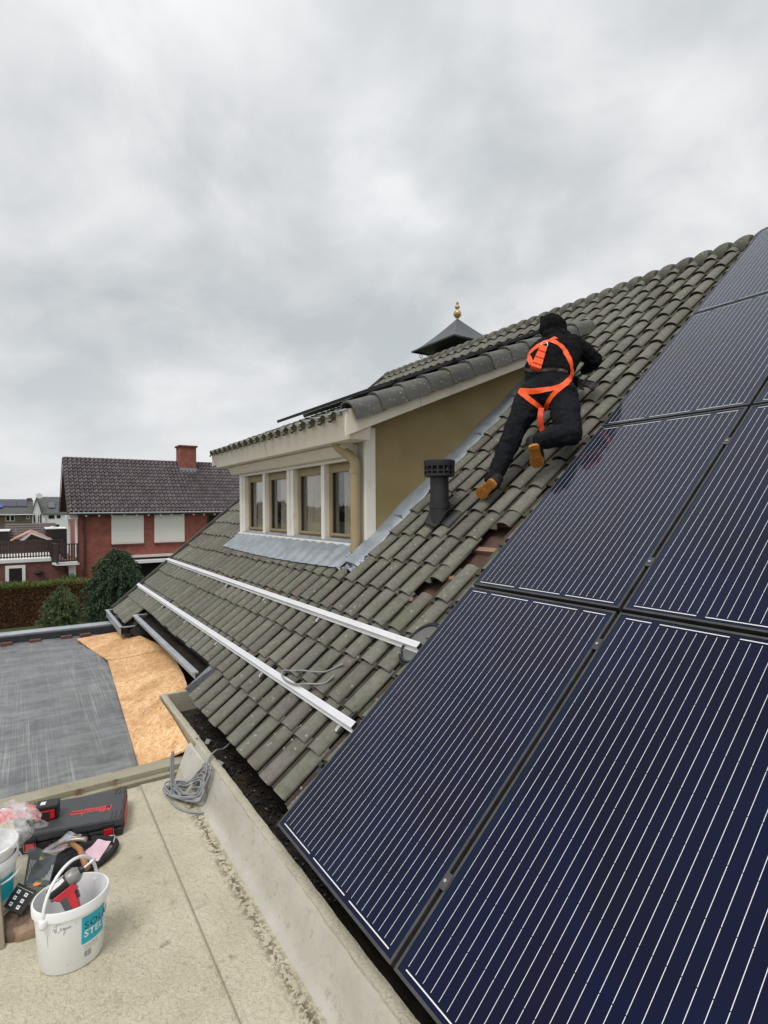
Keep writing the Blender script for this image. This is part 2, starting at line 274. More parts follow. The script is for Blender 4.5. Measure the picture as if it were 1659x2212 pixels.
def osb_mat():
    m = bpy.data.materials.new('chipboard'); m.use_nodes = True; t = m.node_tree; b = t.nodes['Principled BSDF']
    g = N(t, 'ShaderNodeNewGeometry').outputs['Position']
    nz = N(t, 'ShaderNodeTexNoise', i_Scale=14.0, i_Detail=3); t.links.new(g, nz.inputs['Vector'])
    vm = N(t, 'ShaderNodeVectorMath', operation='SCALE'); t.links.new(nz.outputs['Color'], vm.inputs[0]); vm.inputs['Scale'].default_value = 0.10
    va = N(t, 'ShaderNodeVectorMath', operation='ADD'); t.links.new(g, va.inputs[0]); t.links.new(vm.outputs[0], va.inputs[1])
    outs = []
    for rz, sc in ((0.5, (26, 85, 26)), (-0.7, (85, 28, 26)), (1.3, (24, 70, 20))):
        mp = N(t, 'ShaderNodeMapping'); mp.inputs['Rotation'].default_value = (0, 0, rz); mp.inputs['Scale'].default_value = sc; t.links.new(va.outputs[0], mp.inputs[0])
        vo = N(t, 'ShaderNodeTexVoronoi', i_Scale=1.0); t.links.new(mp.outputs[0], vo.inputs['Vector'])
        s = N(t, 'ShaderNodeSeparateXYZ'); t.links.new(vo.outputs['Color'], s.inputs[0]); outs.append(s.outputs[0])
    v = math_node(t, 'ADD', math_node(t, 'MULTIPLY', outs[0], 0.45), math_node(t, 'MULTIPLY', outs[1], 0.35)); v = math_node(t, 'ADD', v, math_node(t, 'MULTIPLY', outs[2], 0.2))
    c = ramp(t, v, [(0.1, (0.42, 0.20, 0.075)), (0.3, (0.66, 0.365, 0.155)), (0.6, (0.78, 0.485, 0.235)), (0.9, (0.86, 0.64, 0.38))])
    n = N(t, 'ShaderNodeTexNoise', i_Scale=2.6, i_Detail=5); t.links.new(g, n.inputs['Vector'])
    mul = N(t, 'ShaderNodeMix', data_type='RGBA', blend_type='MULTIPLY'); mul.inputs[0].default_value = 1.0
    t.links.new(c, mul.inputs[6]); t.links.new(ramp(t, n.outputs[0], [(0.35, (0.78, 0.70, 0.62)), (0.55, (1.05, 1.05, 1.05))]), mul.inputs[7]); t.links.new(mul.outputs[2], b.inputs['Base Color'])
    b.inputs['Roughness'].default_value = 0.6
    bp = N(t, 'ShaderNodeBump', i_Strength=0.4, i_Distance=0.004); t.links.new(v, bp.inputs['Height']); t.links.new(bp.outputs[0], b.inputs['Normal'])
    MATS['chipboard'] = m; return m
OSB = osb_mat()

def membrane_mat():
    m = bpy.data.materials.new('grey_membrane'); m.use_nodes = True; t = m.node_tree; b = t.nodes['Principled BSDF']
    g = N(t, 'ShaderNodeNewGeometry').outputs['Position']
    def nz(scale, st, detail=4, rough=0.6, rot=0):
        mp = N(t, 'ShaderNodeMapping'); mp.inputs['Scale'].default_value = st; mp.inputs['Rotation'].default_value = (0, 0, rot); t.links.new(g, mp.inputs[0])
        n = N(t, 'ShaderNodeTexNoise', i_Scale=scale, i_Detail=detail, i_Roughness=rough); t.links.new(mp.outputs[0], n.inputs['Vector']); return n.outputs[0]
    fine = nz(1.0, (1.2, 130, 1), 3); clus = nz(1.0, (0.7, 9, 1), 2); blot = nz(5.0, (1, 1, 1), 8, 0.72)
    st = math_node(t, 'MULTIPLY', ramp(t, fine, [(0.50, 0.0), (0.64, 1.0)]), ramp(t, clus, [(0.45, 0.15), (0.62, 1.0)]))
    base = ramp(t, blot, [(0.25, (0.080, 0.083, 0.085)), (0.5, (0.150, 0.154, 0.156)), (0.75, (0.225, 0.228, 0.230))])
    mx = N(t, 'ShaderNodeMix', data_type='RGBA'); t.links.new(math_node(t, 'MULTIPLY', st, 0.30), mx.inputs[0]); t.links.new(base, mx.inputs[6]); mx.inputs[7].default_value = (0.60, 0.60, 0.59, 1)
    fold = nz(1.0, (3.4, 0.55, 1), 3, 0.5, 0.35); f = ramp(t, fold, [(0.50, 0.0), (0.56, 1.0), (0.63, 0.0)])
    mx2 = N(t, 'ShaderNodeMix', data_type='RGBA'); t.links.new(math_node(t, 'MULTIPLY', f, 0.12), mx2.inputs[0]); t.links.new(mx.outputs[2], mx2.inputs[6]); mx2.inputs[7].default_value = (0.58, 0.58, 0.58, 1)
    sp = nz(60.0, (1, 1, 1), 3); spots = ramp(t, sp, [(0.68, 0.0), (0.74, 0.8)])
    mx3 = N(t, 'ShaderNodeMix', data_type='RGBA'); t.links.new(spots, mx3.inputs[0]); t.links.new(mx2.outputs[2], mx3.inputs[6]); mx3.inputs[7].default_value = (0.06, 0.06, 0.055, 1)
    t.links.new(mx3.outputs[2], b.inputs['Base Color']); b.inputs['Roughness'].default_value = 0.5
    bp = N(t, 'ShaderNodeBump', i_Strength=0.5, i_Distance=0.01); t.links.new(math_node(t, 'ADD', f, blot), bp.inputs['Height']); t.links.new(bp.outputs[0], b.inputs['Normal'])
    MATS['grey_membrane'] = m; return m
MEMB = membrane_mat()

def beige_mat(name, c_lo, c_hi, speck, smooth=False):
    m = bpy.data.materials.new(name); m.use_nodes = True; t = m.node_tree; b = t.nodes['Principled BSDF']
    g = N(t, 'ShaderNodeNewGeometry').outputs['Position']
    n = N(t, 'ShaderNodeTexNoise', i_Scale=3.0, i_Detail=7, i_Roughness=0.6); t.links.new(g, n.inputs['Vector'])
    cur = ramp(t, n.outputs[0], [(0.3, c_lo), (0.68, c_hi)])
    w = N(t, 'ShaderNodeTexNoise', i_Scale=55.0 if not smooth else 18.0, i_Detail=5, i_Roughness=0.6, i_Distortion=1.2); t.links.new(g, w.inputs['Vector'])
    mx = N(t, 'ShaderNodeMix', data_type='RGBA'); t.links.new(ramp(t, w.outputs[0], [(0.30, 0.65 if not smooth else 0.2), (0.47, 0.0)]), mx.inputs[0]); t.links.new(cur, mx.inputs[6]); mx.inputs[7].default_value = (*[x*0.62 for x in c_lo], 1); cur = mx.outputs[2]
    k = N(t, 'ShaderNodeTexNoise', i_Scale=9.0, i_Detail=9, i_Roughness=0.78); t.links.new(g, k.inputs['Vector'])
    mx = N(t, 'ShaderNodeMix', data_type='RGBA'); t.links.new(ramp(t, k.outputs[0], [(0.555 if smooth else 0.58, 0.0), (0.60 if smooth else 0.70, 0.6 if smooth else 0.85)]), mx.inputs[0]); t.links.new(cur, mx.inputs[6]); mx.inputs[7].default_value = (*speck, 1); cur = mx.outputs[2]
    if not smooth:
        # algae and grit band by the upstand; an even dark line along the lap
        sp = N(t, 'ShaderNodeSeparateXYZ'); t.links.new(g, sp.inputs[0])
        kk = N(t, 'ShaderNodeTexNoise', i_Scale=34.0, i_Detail=6, i_Roughness=0.7); t.links.new(g, kk.inputs['Vector'])
        for yc, wd, a in ((-0.168, 0.050, 1.0), (-0.387, 0.008, 0.6)):
            d = math_node(t, 'ABSOLUTE', math_node(t, 'SUBTRACT', sp.outputs[1], yc)); f = ramp(t, d, [(0.0, 1.0), (wd, 0.0)])
            f = math_node(t, 'MULTIPLY', f, ramp(t, kk.outputs[0], [(0.48, 0.0), (0.53, a)])) if yc > -0.3 else math_node(t, 'MULTIPLY', f, 0.75)
            mx = N(t, 'ShaderNodeMix', data_type='RGBA'); t.links.new(f, mx.inputs[0]); t.links.new(cur, mx.inputs[6]); mx.inputs[7].default_value = (0.13, 0.098, 0.058, 1); cur = mx.outputs[2]
    t.links.new(cur, b.inputs['Base Color']); b.inputs['Roughness'].default_value = 0.6 if not smooth else 0.38
    bp = N(t, 'ShaderNodeBump', i_Strength=1.0 if not smooth else 0.3, i_Distance=0.009); t.links.new(w.outputs[0], bp.inputs['Height']); t.links.new(bp.outputs[0], b.inputs['Normal'])
    MATS[name] = m; return m
BEIGE = beige_mat('beige_bitumen', (0.47, 0.42, 0.295), (0.62, 0.57, 0.43), (0.20, 0.165, 0.10))
SMOOTHB = beige_mat('pale_upstand', (0.40, 0.375, 0.315), (0.54, 0.51, 0.445), (0.30, 0.26, 0.20), True)
RIMB = beige_mat('weathered_rim', (0.40, 0.37, 0.27), (0.52, 0.48, 0.38), (0.20, 0.17, 0.12))
TRIMB = M('olive_beige_trim', (0.30, 0.275, 0.19), (0.36, 0.33, 0.24), 6, 0.55, bump=0.15, dirt=(0.16, 0.055, 0.015), dirt_scale=7, dirt_lo=0.57, dirt_hi=0.68)
GRASS = M('lawn', (0.035, 0.06, 0.018), (0.06, 0.085, 0.03), 2, 0.9)
NEEDLE = M('dark_needles', (0.022, 0.050, 0.022), (0.050, 0.088, 0.036), 4, 0.6)
NEEDLE2 = M('grey_green_needles', (0.055, 0.085, 0.030), (0.105, 0.145, 0.050), 4, 0.6)
HEDGEB = M('russet_hedge_leaf', (0.085, 0.036, 0.013), (0.14, 0.062, 0.022), 3, 0.7)
HEDGEG = M('green_hedge_leaf', (0.075, 0.11, 0.018), (0.13, 0.16, 0.03), 2, 0.7)
SHRUB = M('lime_shrub_leaf', (0.15, 0.26, 0.05), (0.22, 0.34, 0.08), 6, 0.6)
BARK = M('bark', (0.07, 0.05, 0.035), (0.1, 0.075, 0.05), 12, 0.9)

# ------------------------------------------------------------------ mesh helpers
class MB:
    def __init__(s): s.v = []; s.f = []; s.mi = []; s.tint = []
    def add(s, vs, fs, tint=None, mi=0):
        k = len(s.v); s.v += [tuple(p) for p in vs]; s.f += [tuple(i+k for i in f) for f in fs]; s.mi += [mi]*len(fs)
        s.tint += [tint if tint is not None else 0.0]*len(fs); return s
    def hexa(s, p, mi=0):
        return s.add(p, [(0, 3, 2, 1), (4, 5, 6, 7), (0, 1, 5, 4), (1, 2, 6, 5), (2, 3, 7, 6), (3, 0, 4, 7)], mi=mi)
    def box(s, x0, x1, y0, y1, z0, z1, mi=0):
        return s.hexa([(x0, y0, z0), (x1, y0, z0), (x1, y1, z0), (x0, y1, z0), (x0, y0, z1), (x1, y0, z1), (x1, y1, z1), (x0, y1, z1)], mi)
    def obox(s, c, ax, ay, az, mi=0):  # centre, half-axis vectors
        c, ax, ay, az = map(Vector, (c, ax, ay, az))
        return s.hexa([c-ax-ay-az, c+ax-ay-az, c+ax+ay-az, c-ax+ay-az, c-ax-ay+az, c+ax-ay+az, c+ax+ay+az, c-ax+ay+az], mi)
    def prism(s, poly, vec, mi=0):  # closed 3d polygon swept along vec
        n = len(poly); a = [Vector(p) for p in poly]; v = Vector(vec); b = [p+v for p in a]
        return s.add(a+b, [tuple(range(n))[::-1], tuple(range(n, 2*n))]+[(i, (i+1) % n, n+(i+1) % n, n+i) for i in range(n)], mi=mi)
    def tube(s, pts, r, seg=8, mi=0, caps=True):
        pts = [Vector(p) for p in pts]; n = len(pts); rr = r if isinstance(r, (list, tuple)) else [r]*n
        vs = []; nrm = None
        for i, p in enumerate(pts):
            d = (pts[min(i+1, n-1)]-pts[max(i-1, 0)]).normalized()
            if nrm is None:
                nrm = d.orthogonal().normalized()
            nrm = (nrm-d*nrm.dot(d)).normalized(); bn = d.cross(nrm)
            vs += [p+(nrm*math.cos(6.28319*k/seg)+bn*math.sin(6.28319*k/seg))*rr[i] for k in range(seg)]
        fs = [(i*seg+k, i*seg+(k+1) % seg, (i+1)*seg+(k+1) % seg, (i+1)*seg+k) for i in range(n-1) for k in range(seg)]
        if caps: fs += [tuple(range(seg))[::-1], tuple(range((n-1)*seg, n*seg))]
        return s.add(vs, fs, mi=mi)
    def lathe(s, prof, c=(0, 0, 0), seg=24, ex=1.0, ey=1.0, mi=0):
        n = len(prof); vs = []
        for r, z in prof: vs += [(c[0]+r*ex*math.cos(6.28319*k/seg), c[1]+r*ey*math.sin(6.28319*k/seg), c[2]+z) for k in range(seg)]
        fs = [(i*seg+k, i*seg+(k+1) % seg, (i+1)*seg+(k+1) % seg, (i+1)*seg+k) for i in range(n-1) for k in range(seg)]
        return s.add(vs, fs, mi=mi)
    def grid(s, fn, nu, nv, mi=0):
        vs = [fn(i/nu, j/nv) for j in range(nv+1) for i in range(nu+1)]
        fs = [(j*(nu+1)+i, j*(nu+1)+i+1, (j+1)*(nu+1)+i+1, (j+1)*(nu+1)+i) for j in range(nv) for i in range(nu)]
        return s.add(vs, fs, mi=mi)
    def mesh(s, name, mats, smooth=False):
        me = bpy.data.meshes.new(name); me.from_pydata(s.v, [], s.f); me.update()
        for m in (mats if isinstance(mats, (list, tuple)) else [mats]): me.materials.append(m)
        if any(s.mi): me.polygons.foreach_set('material_index', s.mi)
        if any(s.tint):
            a = me.attributes.new('tint', 'FLOAT', 'FACE'); a.data.foreach_set('value', s.tint)
        if smooth is True: me.polygons.foreach_set('use_smooth', [True]*len(me.polygons))
        elif smooth: me.polygons.foreach_set('use_smooth', [True]*len(me.polygons)); me.set_sharp_from_angle(angle=smooth)
        return me
    def build(s, name, mats, parent=None, smooth=False, bevel=0):
        o = bpy.data.objects.new(name, s.mesh(name, mats, smooth)); return link(o, parent, bevel)
def link(o, parent=None, bevel=0):
    COL.objects.link(o)
    if parent: o.parent = parent
    if bevel:
        b = o.modifiers.new('bevel', 'BEVEL'); b.width = bevel; b.segments = 2; b.limit_method = 'ANGLE'
    return o
def tag(o, label=None, cat=None, group=None, kind=None):
    if label: o['label'] = label
    if cat: o['category'] = cat
    if group: o['group'] = group
    if kind: o['kind'] = kind
    return o
def thing(name, loc, label, cat, group=None, rot=(0, 0, 0)):
    o = bpy.data.objects.new(name, None); o.empty_display_size = 0.1; COL.objects.link(o); o.location = loc; o.rotation_euler = rot
    tag(o, label, cat, group); return o
def fix(root):   # parts were written in world coordinates: keep them there under a translated root
    inv = Matrix.Translation(-root.location)
    for ch in root.children:
        if 'loc' not in ch: ch.matrix_parent_inverse = inv
def copy_tree(o, parent=None):
    c = o.copy(); COL.objects.link(c)
    if parent: c.parent = parent
    for ch in list(o.children): copy_tree(ch, c)
    return c
def RP(u, v, n=0.0): return Vector((u, v*CA-n*SA, v*SA+n*CA))
NR = Vector((0, -SA, CA)); VR = Vector((0, CA, SA)); UR = Vector((1, 0, 0))
def catmull(pts, k=8):
    P = [Vector(p) for p in pts]; P = [P[0]*2-P[1]]+P+[P[-1]*2-P[-2]]; out = []
    for i in range(1, len(P)-2):
        a, b, c, d = P[i-1:i+3]
        for j in range(k):
            t = j/k; out.append(0.5*((2*b)+(c-a)*t+(2*a-5*b+4*c-d)*t*t+(3*b-a-3*c+d)*t*t*t))
    out.append(P[-2]); return out

# ------------------------------------------------------------------ the ground
g = MB().box(-600, 300, -400, 500, -4.3, -3.8).build('ground', GRASS); tag(g, kind='structure')

# ------------------------------------------------------------------ roof tile shapes
PROF = [(0.000, -0.006), (0.020, -0.014), (0.048, -0.017), (0.072, -0.012), (0.083, 0.006), (0.092, 0.030), (0.110, 0.046), (0.138, 0.054), (0.167, 0.051), (0.190, 0.040), (0.203, 0.026), (0.208, 0.018)]
TW, TG, TL = 0.205, 0.297, 0.345
def tile_geo(mb, x, y, z, tilt=0.074, th=0.014, jit=0.0, tint=0.0, xf=None, L=TL):
    # nose at y, tail at y+L; the nose rides up on the row below
    n = len(PROF); top0 = []; bot0 = []; top1 = []
    for px, pz in PROF:
        top0.append(Vector((x+px, y, z+pz+L*tilt))); bot0.append(Vector((x+px, y+0.004, z+pz+L*tilt-th))); top1.append(Vector((x+px, y+L, z+pz*0.93)))
    lip = [p+Vector((0, 0.012, 0.0015)) for p in top0]
    vs = top0+top1+[p.copy() for p in top0]+bot0
    if xf is not None: vs = [xf @ p for p in vs]
    fs = [(i, i+1, n+i+1, n+i) for i in range(n-1)]+[(2*n+i+1, 2*n+i, 3*n+i, 3*n+i+1) for i in range(n-1)]
    vs += [vs[n-1], vs[2*n-1], vs[2*n-1]-(Vector((0, 0, th*0.6)) if xf is None else (xf.to_3x3() @ Vector((0, 0, th*0.6)))), vs[4*n-1]]
    k = 4*n; fs.append((k, k+3, k+2, k+1))
    mb.add(vs, fs, tint=tint); nf_ = len(fs)
    for q in [0, 1, 2]+list(range(n-1, 2*n-2)): mb.mi[len(mb.mi)-nf_+q] = 1  # channel faces get grime, nose faces painted dark as lap shade
def tile_mesh(name, mat, seed):
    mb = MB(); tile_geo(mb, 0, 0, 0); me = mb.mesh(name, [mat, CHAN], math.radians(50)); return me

# ------------------------------------------------------------------ HOUSE
house = thing('house', (0, 0, 0), 'house with a steep mossy grey-green tiled roof and a wide cream dormer', 'house')
roofm = MB(); roofm.box(-2.30, 2.6, 0.12, 6.80, -0.215, -0.19); roofm.box(-5.74, -2.30, 0.50, 6.80, -0.215, -0.19); roofm.box(-7.02, -5.74, 0.14, 6.80, -0.215, -0.19)
main_roof = roofm.build('main_roof', UNDER, house); main_roof.rotation_euler = (AL, 0, 0)
# back slope and walls
mb = MB(); RZ = 6.78*SA-0.12; RY = 6.78*CA+0.11
mb.add([(-7.02, RY, RZ), (2.6, RY, RZ), (2.6, 2*RY-0.3, 0.0), (-7.02, 2*RY-0.3, 0.0)], [(0, 1, 2, 3)]); mb.build('rear_roof', TILE, house)
mb = MB()
for x0, x1 in ((-6.95, -6.75), (2.4, 2.55)):
    mb.prism([(x0, 0.5, -3.8), (x0, 2*RY-0.7, -3.8), (x0, 2*RY-0.7, 0.05), (x0, RY, RZ-0.2), (x0, 0.5, 0.12)], (x1-x0, 0, 0))
mb.box(-6.75, 2.4, 0.67, 0.8, -3.8, 0.12); mb.box(-6.75, 2.4, 2*RY-0.9, 2*RY-0.7, -3.8, 0.05)
mb.build('wall', BRICKD, house)
cols = np.arange(-7.0+0.012, 0.16, TW); NV = -0.138
holes_skip = {(32, 6)}; shifts = {(31, 5): 0.14, (32, 7): 0.03, (31, 6): 0.02}
items = []
col_of = lambda u: int(round((u-cols[0])/TW))
cH = col_of(-0.52); cH2 = col_of(-0.73)
holes_skip = {(cH, 6)}; shifts = {(cH, 7): 0.15, (cH2, 5): 0.15, (cH-1, 6): 0.0}
ph = col_of(-0.45)
for ci, u in enumerate(cols):
    for ri in range(23):
        v = 0.08+ri*TG
        if ri == 0 and -5.78 < u < -2.33: continue
        if (ci, ri) in holes_skip: continue
        if -5.30 < u < -1.72 and 1.70 < v < 5.62: continue
        v += shifts.get((ci, ri), 0.0)+random.gauss(0, 0.006)
        if ci in (ph, ph+1) and ri in (9, 10, 13, 14): v += random.uniform(-0.03, 0.06)
        rz = random.gauss(0, 0.011)
        P = RP(u+0.1, v+0.1, NV); d = (P-CAM).length
        vis = 1.0
        if u > 0.02: vis = 0.5
        items.append((d/vis, u+random.uniform(-0.003, 0.003), v, rz, random.gauss(0, 0.004), ci, ri))
items.sort(key=lambda a: a[0])
VAR = [tile_mesh('roof_tile', TILE, i) for i in range(1)]
NIND = 275
fieldmb = MB()
for k, (d, u, v, rz, ry, ci, ri) in enumerate(items):
    if k < NIND:
        o = bpy.data.objects.new('roof_tile', VAR[0]); COL.objects.link(o); o.parent = main_roof
        o.location = (u, v, NV); o.rotation_euler = (random.gauss(0, 0.004), ry, rz)
    else:
        xf = Matrix.Translation((u, v, NV)) @ Matrix.Rotation(rz, 4, 'Z') @ Matrix.Rotation(ry, 4, 'Y')
        tile_geo(fieldmb, 0, 0, 0, tint=random.random()*0.999+0.001, xf=xf)
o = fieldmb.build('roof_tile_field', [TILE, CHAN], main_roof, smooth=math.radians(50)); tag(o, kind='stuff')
# battens and the broken bits seen through the gap
for ri in range(4, 9):
    MB().box(-1.4, 0.1, 0.08+ri*TG+0.25, 0.08+ri*TG+0.29, -0.19, -0.155).build('batten', BATT, main_roof)
for du, dv, a in ((-0.40, 1.80, 0.4), (-0.47, 1.83, -0.3), (-0.33, 1.87, 0.9), (-0.62, 1.55, 0.2), (-0.53, 1.60, -0.5)):
    m_ = MB(); m_.obox((du, dv, -0.128), (0.022*math.cos(a), 0.022*math.sin(a), 0), (-0.012*math.sin(a), 0.012*math.cos(a), 0.004), (0, 0, 0.006)); m_.build('tile_shard', TERRA, main_roof)
# ridge
rm = MB(); seg = 10
RC_ = [(0.0, 0.062), (0.015, 0.084), (0.045, 0.106), (0.09, 0.121), (0.14, 0.126), (0.180, 0.120), (0.198, 0.110)]
for x, r in RC_:
    rm.v += [(x, -r*math.cos(math.radians(-28+236*k/seg))*1.02, r*math.sin(math.radians(-28+236*k/seg))) for k in range(seg+1)]
n_ = seg+1
for j in range(6): rm.f += [(j*n_+k, (j+1)*n_+k, (j+1)*n_+k+1, j*n_+k+1) for k in range(seg)]
rm.f += [tuple(6*n_+k for k in range(n_)), tuple(k for k in range(n_))[::-1]]; rm.mi = [0]*len(rm.f); rm.tint = [0.0]*len(rm.f)
rme = rm.mesh('ridge_tile', RIDG, math.radians(40))
for k in range(37):
    o = bpy.data.objects.new('ridge_tile', rme); COL.objects.link(o); o.parent = main_roof
    o.location = (-7.03+k*0.203, 6.79+random.uniform(-0.004, 0.004), -0.150); o.rotation_euler = (-AL, random.gauss(0, 0.01), random.gauss(0, 0.01))
# left verge board
MB().box(-7.06, -7.02, 0.1, 6.8, -0.26, -0.06).build('verge_board', CAPT, main_roof)

# ---- gutters of the house
def strip(mb, pts, x0, x1): # profile of (y,z) extruded over x
    n = len(pts); mb.add([(x0, y, z) for y, z in pts]+[(x1, y, z) for y, z in pts], [(i, i+1, n+i+1, n+i) for i in range(n-1)])
mb = MB(); strip(mb, [(0.235, 0.09), (0.24, 0.03), (0.46, 0.03), (0.50, 0.14)], -5.62, -2.43); mb.build('gutter_bed', DIRT, house)
mb = MB(); mb.box(-5.62, -2.43, 0.205, 0.262, 0.092, 0.104); mb.box(-5.62, -2.43, 0.228, 0.234, 0.045, 0.092); mb.box(-5.64, -5.60, 0.205, 0.40, 0.088, 0.100)
mb.build('zinc_gutter', ZINC, house)
MB().box(-3.98, -3.975, 0.203, 0.264, 0.091, 0.1055).build('zinc_joint', LEADD, house)
mb = MB(); mb.hexa([(-2.43, 0.24, -0.12), (-2.26, 0.24, -0.12), (-2.26, 0.42, 0.14), (-2.40, 0.42, 0.14), (-2.40, 0.18, 0.02), (-2.26, 0.10, 0.03), (-2.26, 0.40, 0.2), (-2.38, 0.40, 0.2)]); mb.build('lead_apron_corner', LEADD, house)
mb = MB(); mb.box(-7.27, -7.22, 0.05, 0.30, -0.07, -0.06); mb.box(-7.22, -5.70, 0.05, 0.095, -0.07, -0.06); mb.box(-5.72, -5.67, 0.095, 0.34, -0.069, -0.059); mb.box(-7.25, -5.70, 0.066, 0.072, -0.17, -0.07)
mb.build('corner_gutter', ZINC, house)
mb = MB(); strip(mb, [(0.072, -0.16), (0.26, -0.16), (0.30, -0.02)], -7.24, -5.70); mb.build('corner_gutter_bed', DIRT, house)
mb = MB(); mb.box(-5.66, -2.40, 0.62, 0.66, -0.32, 0.20); mb.box(-7.2, -5.70, 0.16, 0.20, -0.32, -0.165); mb.build('dark_fascia', M('black_felt', (0.020, 0.021, 0.023), (0.035, 0.036, 0.04), 10, 0.7), house)
mb = MB(); mb.prism([(-5.69, 0.30, -0.30), (-5.69, 0.18, -0.12), (-5.69, 0.50, 0.16), (-5.69, 0.60, -0.30)], (0.02, 0, 0)); mb.build('side_cheek', MATS['black_felt'], house)

# ------------------------------------------------------------------ DORMER (parts of the house)
DS = math.atan(0.4025); dc, dsn = math.cos(DS), math.sin(DS)
def dz(y): return 2.447+0.4025*(y-1.277)       # verge-cap crown line
mb = MB()
mb.prism([(-1.70, 1.60, 1.05), (-1.70, 4.22, 3.36), (-1.70, 1.60, 2.32)], (-0.06, 0, 0)); mb.build('dormer_cheek', OLIVE, house)
mb = MB(); mb.prism([(-5.20, 1.60, 1.05), (-5.20, 4.22, 3.36), (-5.20, 1.60, 2.32)], (0.06, 0, 0)); mb.build('dormer_cheek', OLIVE, house)
# roof deck, soffit
mb = MB(); mb.prism([(-5.40, 1.30, dz(1.30)-0.19), (-5.40, 4.80, dz(4.80)-0.19), (-5.40, 4.80, dz(4.80)-0.14), (-5.40, 1.30, dz(1.30)-0.14)], (3.88, 0, 0)); dormer_roof = mb.build('dormer_roof', UNDER, house)
# verge boards right and left
for xa in (-1.515, -5.42):
    zb = lambda y: 2.144+0.403*(y-1.22)
    mb = MB(); mb.prism([(xa, 1.245, zb(1.245)), (xa, 4.40, zb(4.40)), (xa, 4.40, zb(4.40)+0.215), (xa, 1.245, zb(1.245)+0.215)], (0.03, 0, 0)); mb.build('verge_board', CREAM, house)
    mb = MB(); mb.prism([(min(xa+0.03, xa), 1.30, zb(1.30)+0.01), (xa, 4.3, zb(4.3)+0.01), (xa, 4.3, zb(4.3)+0.03), (xa, 1.30, zb(1.30)+0.03)], (-0.20 if xa > -2 else 0.22, 0, 0)); mb.build('verge_soffit', CREAM, house)
MB().box(-1.4835, -1.4815, 2.02, 2.026, 2.47, 2.69).build('board_joint', GREYP, house)
# front gutter box: sloping fascia, mitred
mb = MB(); mb.hexa([(-5.40, 1.305, 2.135), (-1.53, 1.305, 2.135), (-1.53, 1.50, 2.135), (-5.40, 1.50, 2.135), (-5.44, 1.245, 2.365), (-1.487, 1.245, 2.365), (-1.487, 1.50, 2.365), (-5.44, 1.50, 2.365)]); mb.build('gutter_fascia', CREAM, house)
mb = MB(); mb.box(-5.46, -1.475, 1.225, 1.262, 2.362, 2.376); mb.build('zinc_edge', ZINC, house)
MB().obox((-3.42, 1.2735, 2.25), (0.0018, 0, 0), (0, 0.032, -0.115), (0, 0.002, 0.0006)).build('fascia_joint', GREYP, house)
# roller box band
mb = MB(); mb.prism([(-5.22, 1.60, 2.135), (-5.22, 1.42, 2.135), (-5.22, 1.40, 2.115), (-5.22, 1.43, 2.09), (-5.22, 1.445, 2.05), (-5.22, 1.47, 2.025), (-5.22, 1.60, 2.025)], (3.36, 0, 0)); mb.build('shutter_box', CREAM, house, smooth=math.radians(35))
mb = MB(); mb.box(-5.10, -1.86, 1.545, 1.60, 1.995, 2.022); mb.build('window_head', WHITEP, house)
# posts (front faces) and deep reveals
def post(x0, x1, y0=1.585, y1=1.74, z0=1.20, z1=2.0, m=WHITEP, nm='window_post'):
    return MB().box(x0, x1, y0, y1, z0, z1).build(nm, m, house, bevel=0.004)
post(-5.20, -5.10, 1.57, 1.63, 1.10, 2.12); post(-5.095, -5.03)
for xa, xb in ((-4.33, -4.255), (-3.545, -3.462), (-3.440, -3.355), (-2.645, -2.572)): post(xa, xb)
post(-1.88, -1.735, 1.57, 1.70, 1.10, 2.24, GREYP, 'corner_post'); post(-1.73, -1.688, 1.555, 1.66, 1.075, 2.27, WHITEP, 'corner_trim')
mb = MB(); mb.box(-5.22, -1.86, 1.545, 1.64, 1.165, 1.21); mb.box(-5.10, -1.86, 1.555, 1.74, 1.12, 1.165); mb.build('window_sill', WHITEP, house, bevel=0.004)
mb = MB(); mb.box(-5.12, -1.75, 1.59, 1.61, 0.98, 1.12); mb.build('lead_skirt', LEADD, house)
bays = [(-5.03, -4.335), (-4.25, -3.56), (-3.35, -2.655), (-2.572, -1.88)]
for bi, (xa, xb) in enumerate(bays):
    fr = MB(); y0, y1 = 1.645, 1.70; w = 0.060
    fr.box(xa, xa+w, y0, y1, 1.21, 2.0); fr.box(xb-w, xb, y0, y1, 1.21, 2.0); fr.box(xa+w, xb-w, y0, y1, 1.91, 2.0); fr.box(xa+w, xb-w, y0-0.0, y1, 1.21, 1.275); fr.box(xa+w-0.01, xb-w+0.01, y0-0.022, y0-0.001, 1.262, 1.290)
    w_ = fr.build('window', KHAKI, house, bevel=0.003)
    MB().box(xa+w, xb-w, 1.672, 1.676, 1.275, 1.91).build('pane', PANE, w_)
    for s0, s1 in ((xa+w, xa+w+0.012), (xb-w-0.012, xb-w)): MB().box(s0, s1, 1.660, 1.671, 1.275, 1.91).build('glazing_bead', BLACKP, w_)
    # curtains
    cu = MB(); c0, c1 = ((xa+0.16, xb-0.02), (xa+0.22, xb-0.02), (xa+0.10, xb-0.02), (xa+0.20, xb-0.14))[bi]
    cu.grid(lambda a, b, c0=c0, c1=c1: (c0+(c1-c0)*a, 1.712+0.016*math.sin(a*38+b), 1.15+0.86*b), 60, 3)
    cu.build('curtain', M('net_curtain', (0.60, 0.53, 0.44), (0.46, 0.39, 0.31), 6, 0.8), w_, smooth=True)
MB().box(-2.02, -1.95, 1.80, 1.83, 1.2, 2.0).build('red_curtain', M('dark_red_cloth', (0.12, 0.015, 0.02), None, rough=0.9), house)
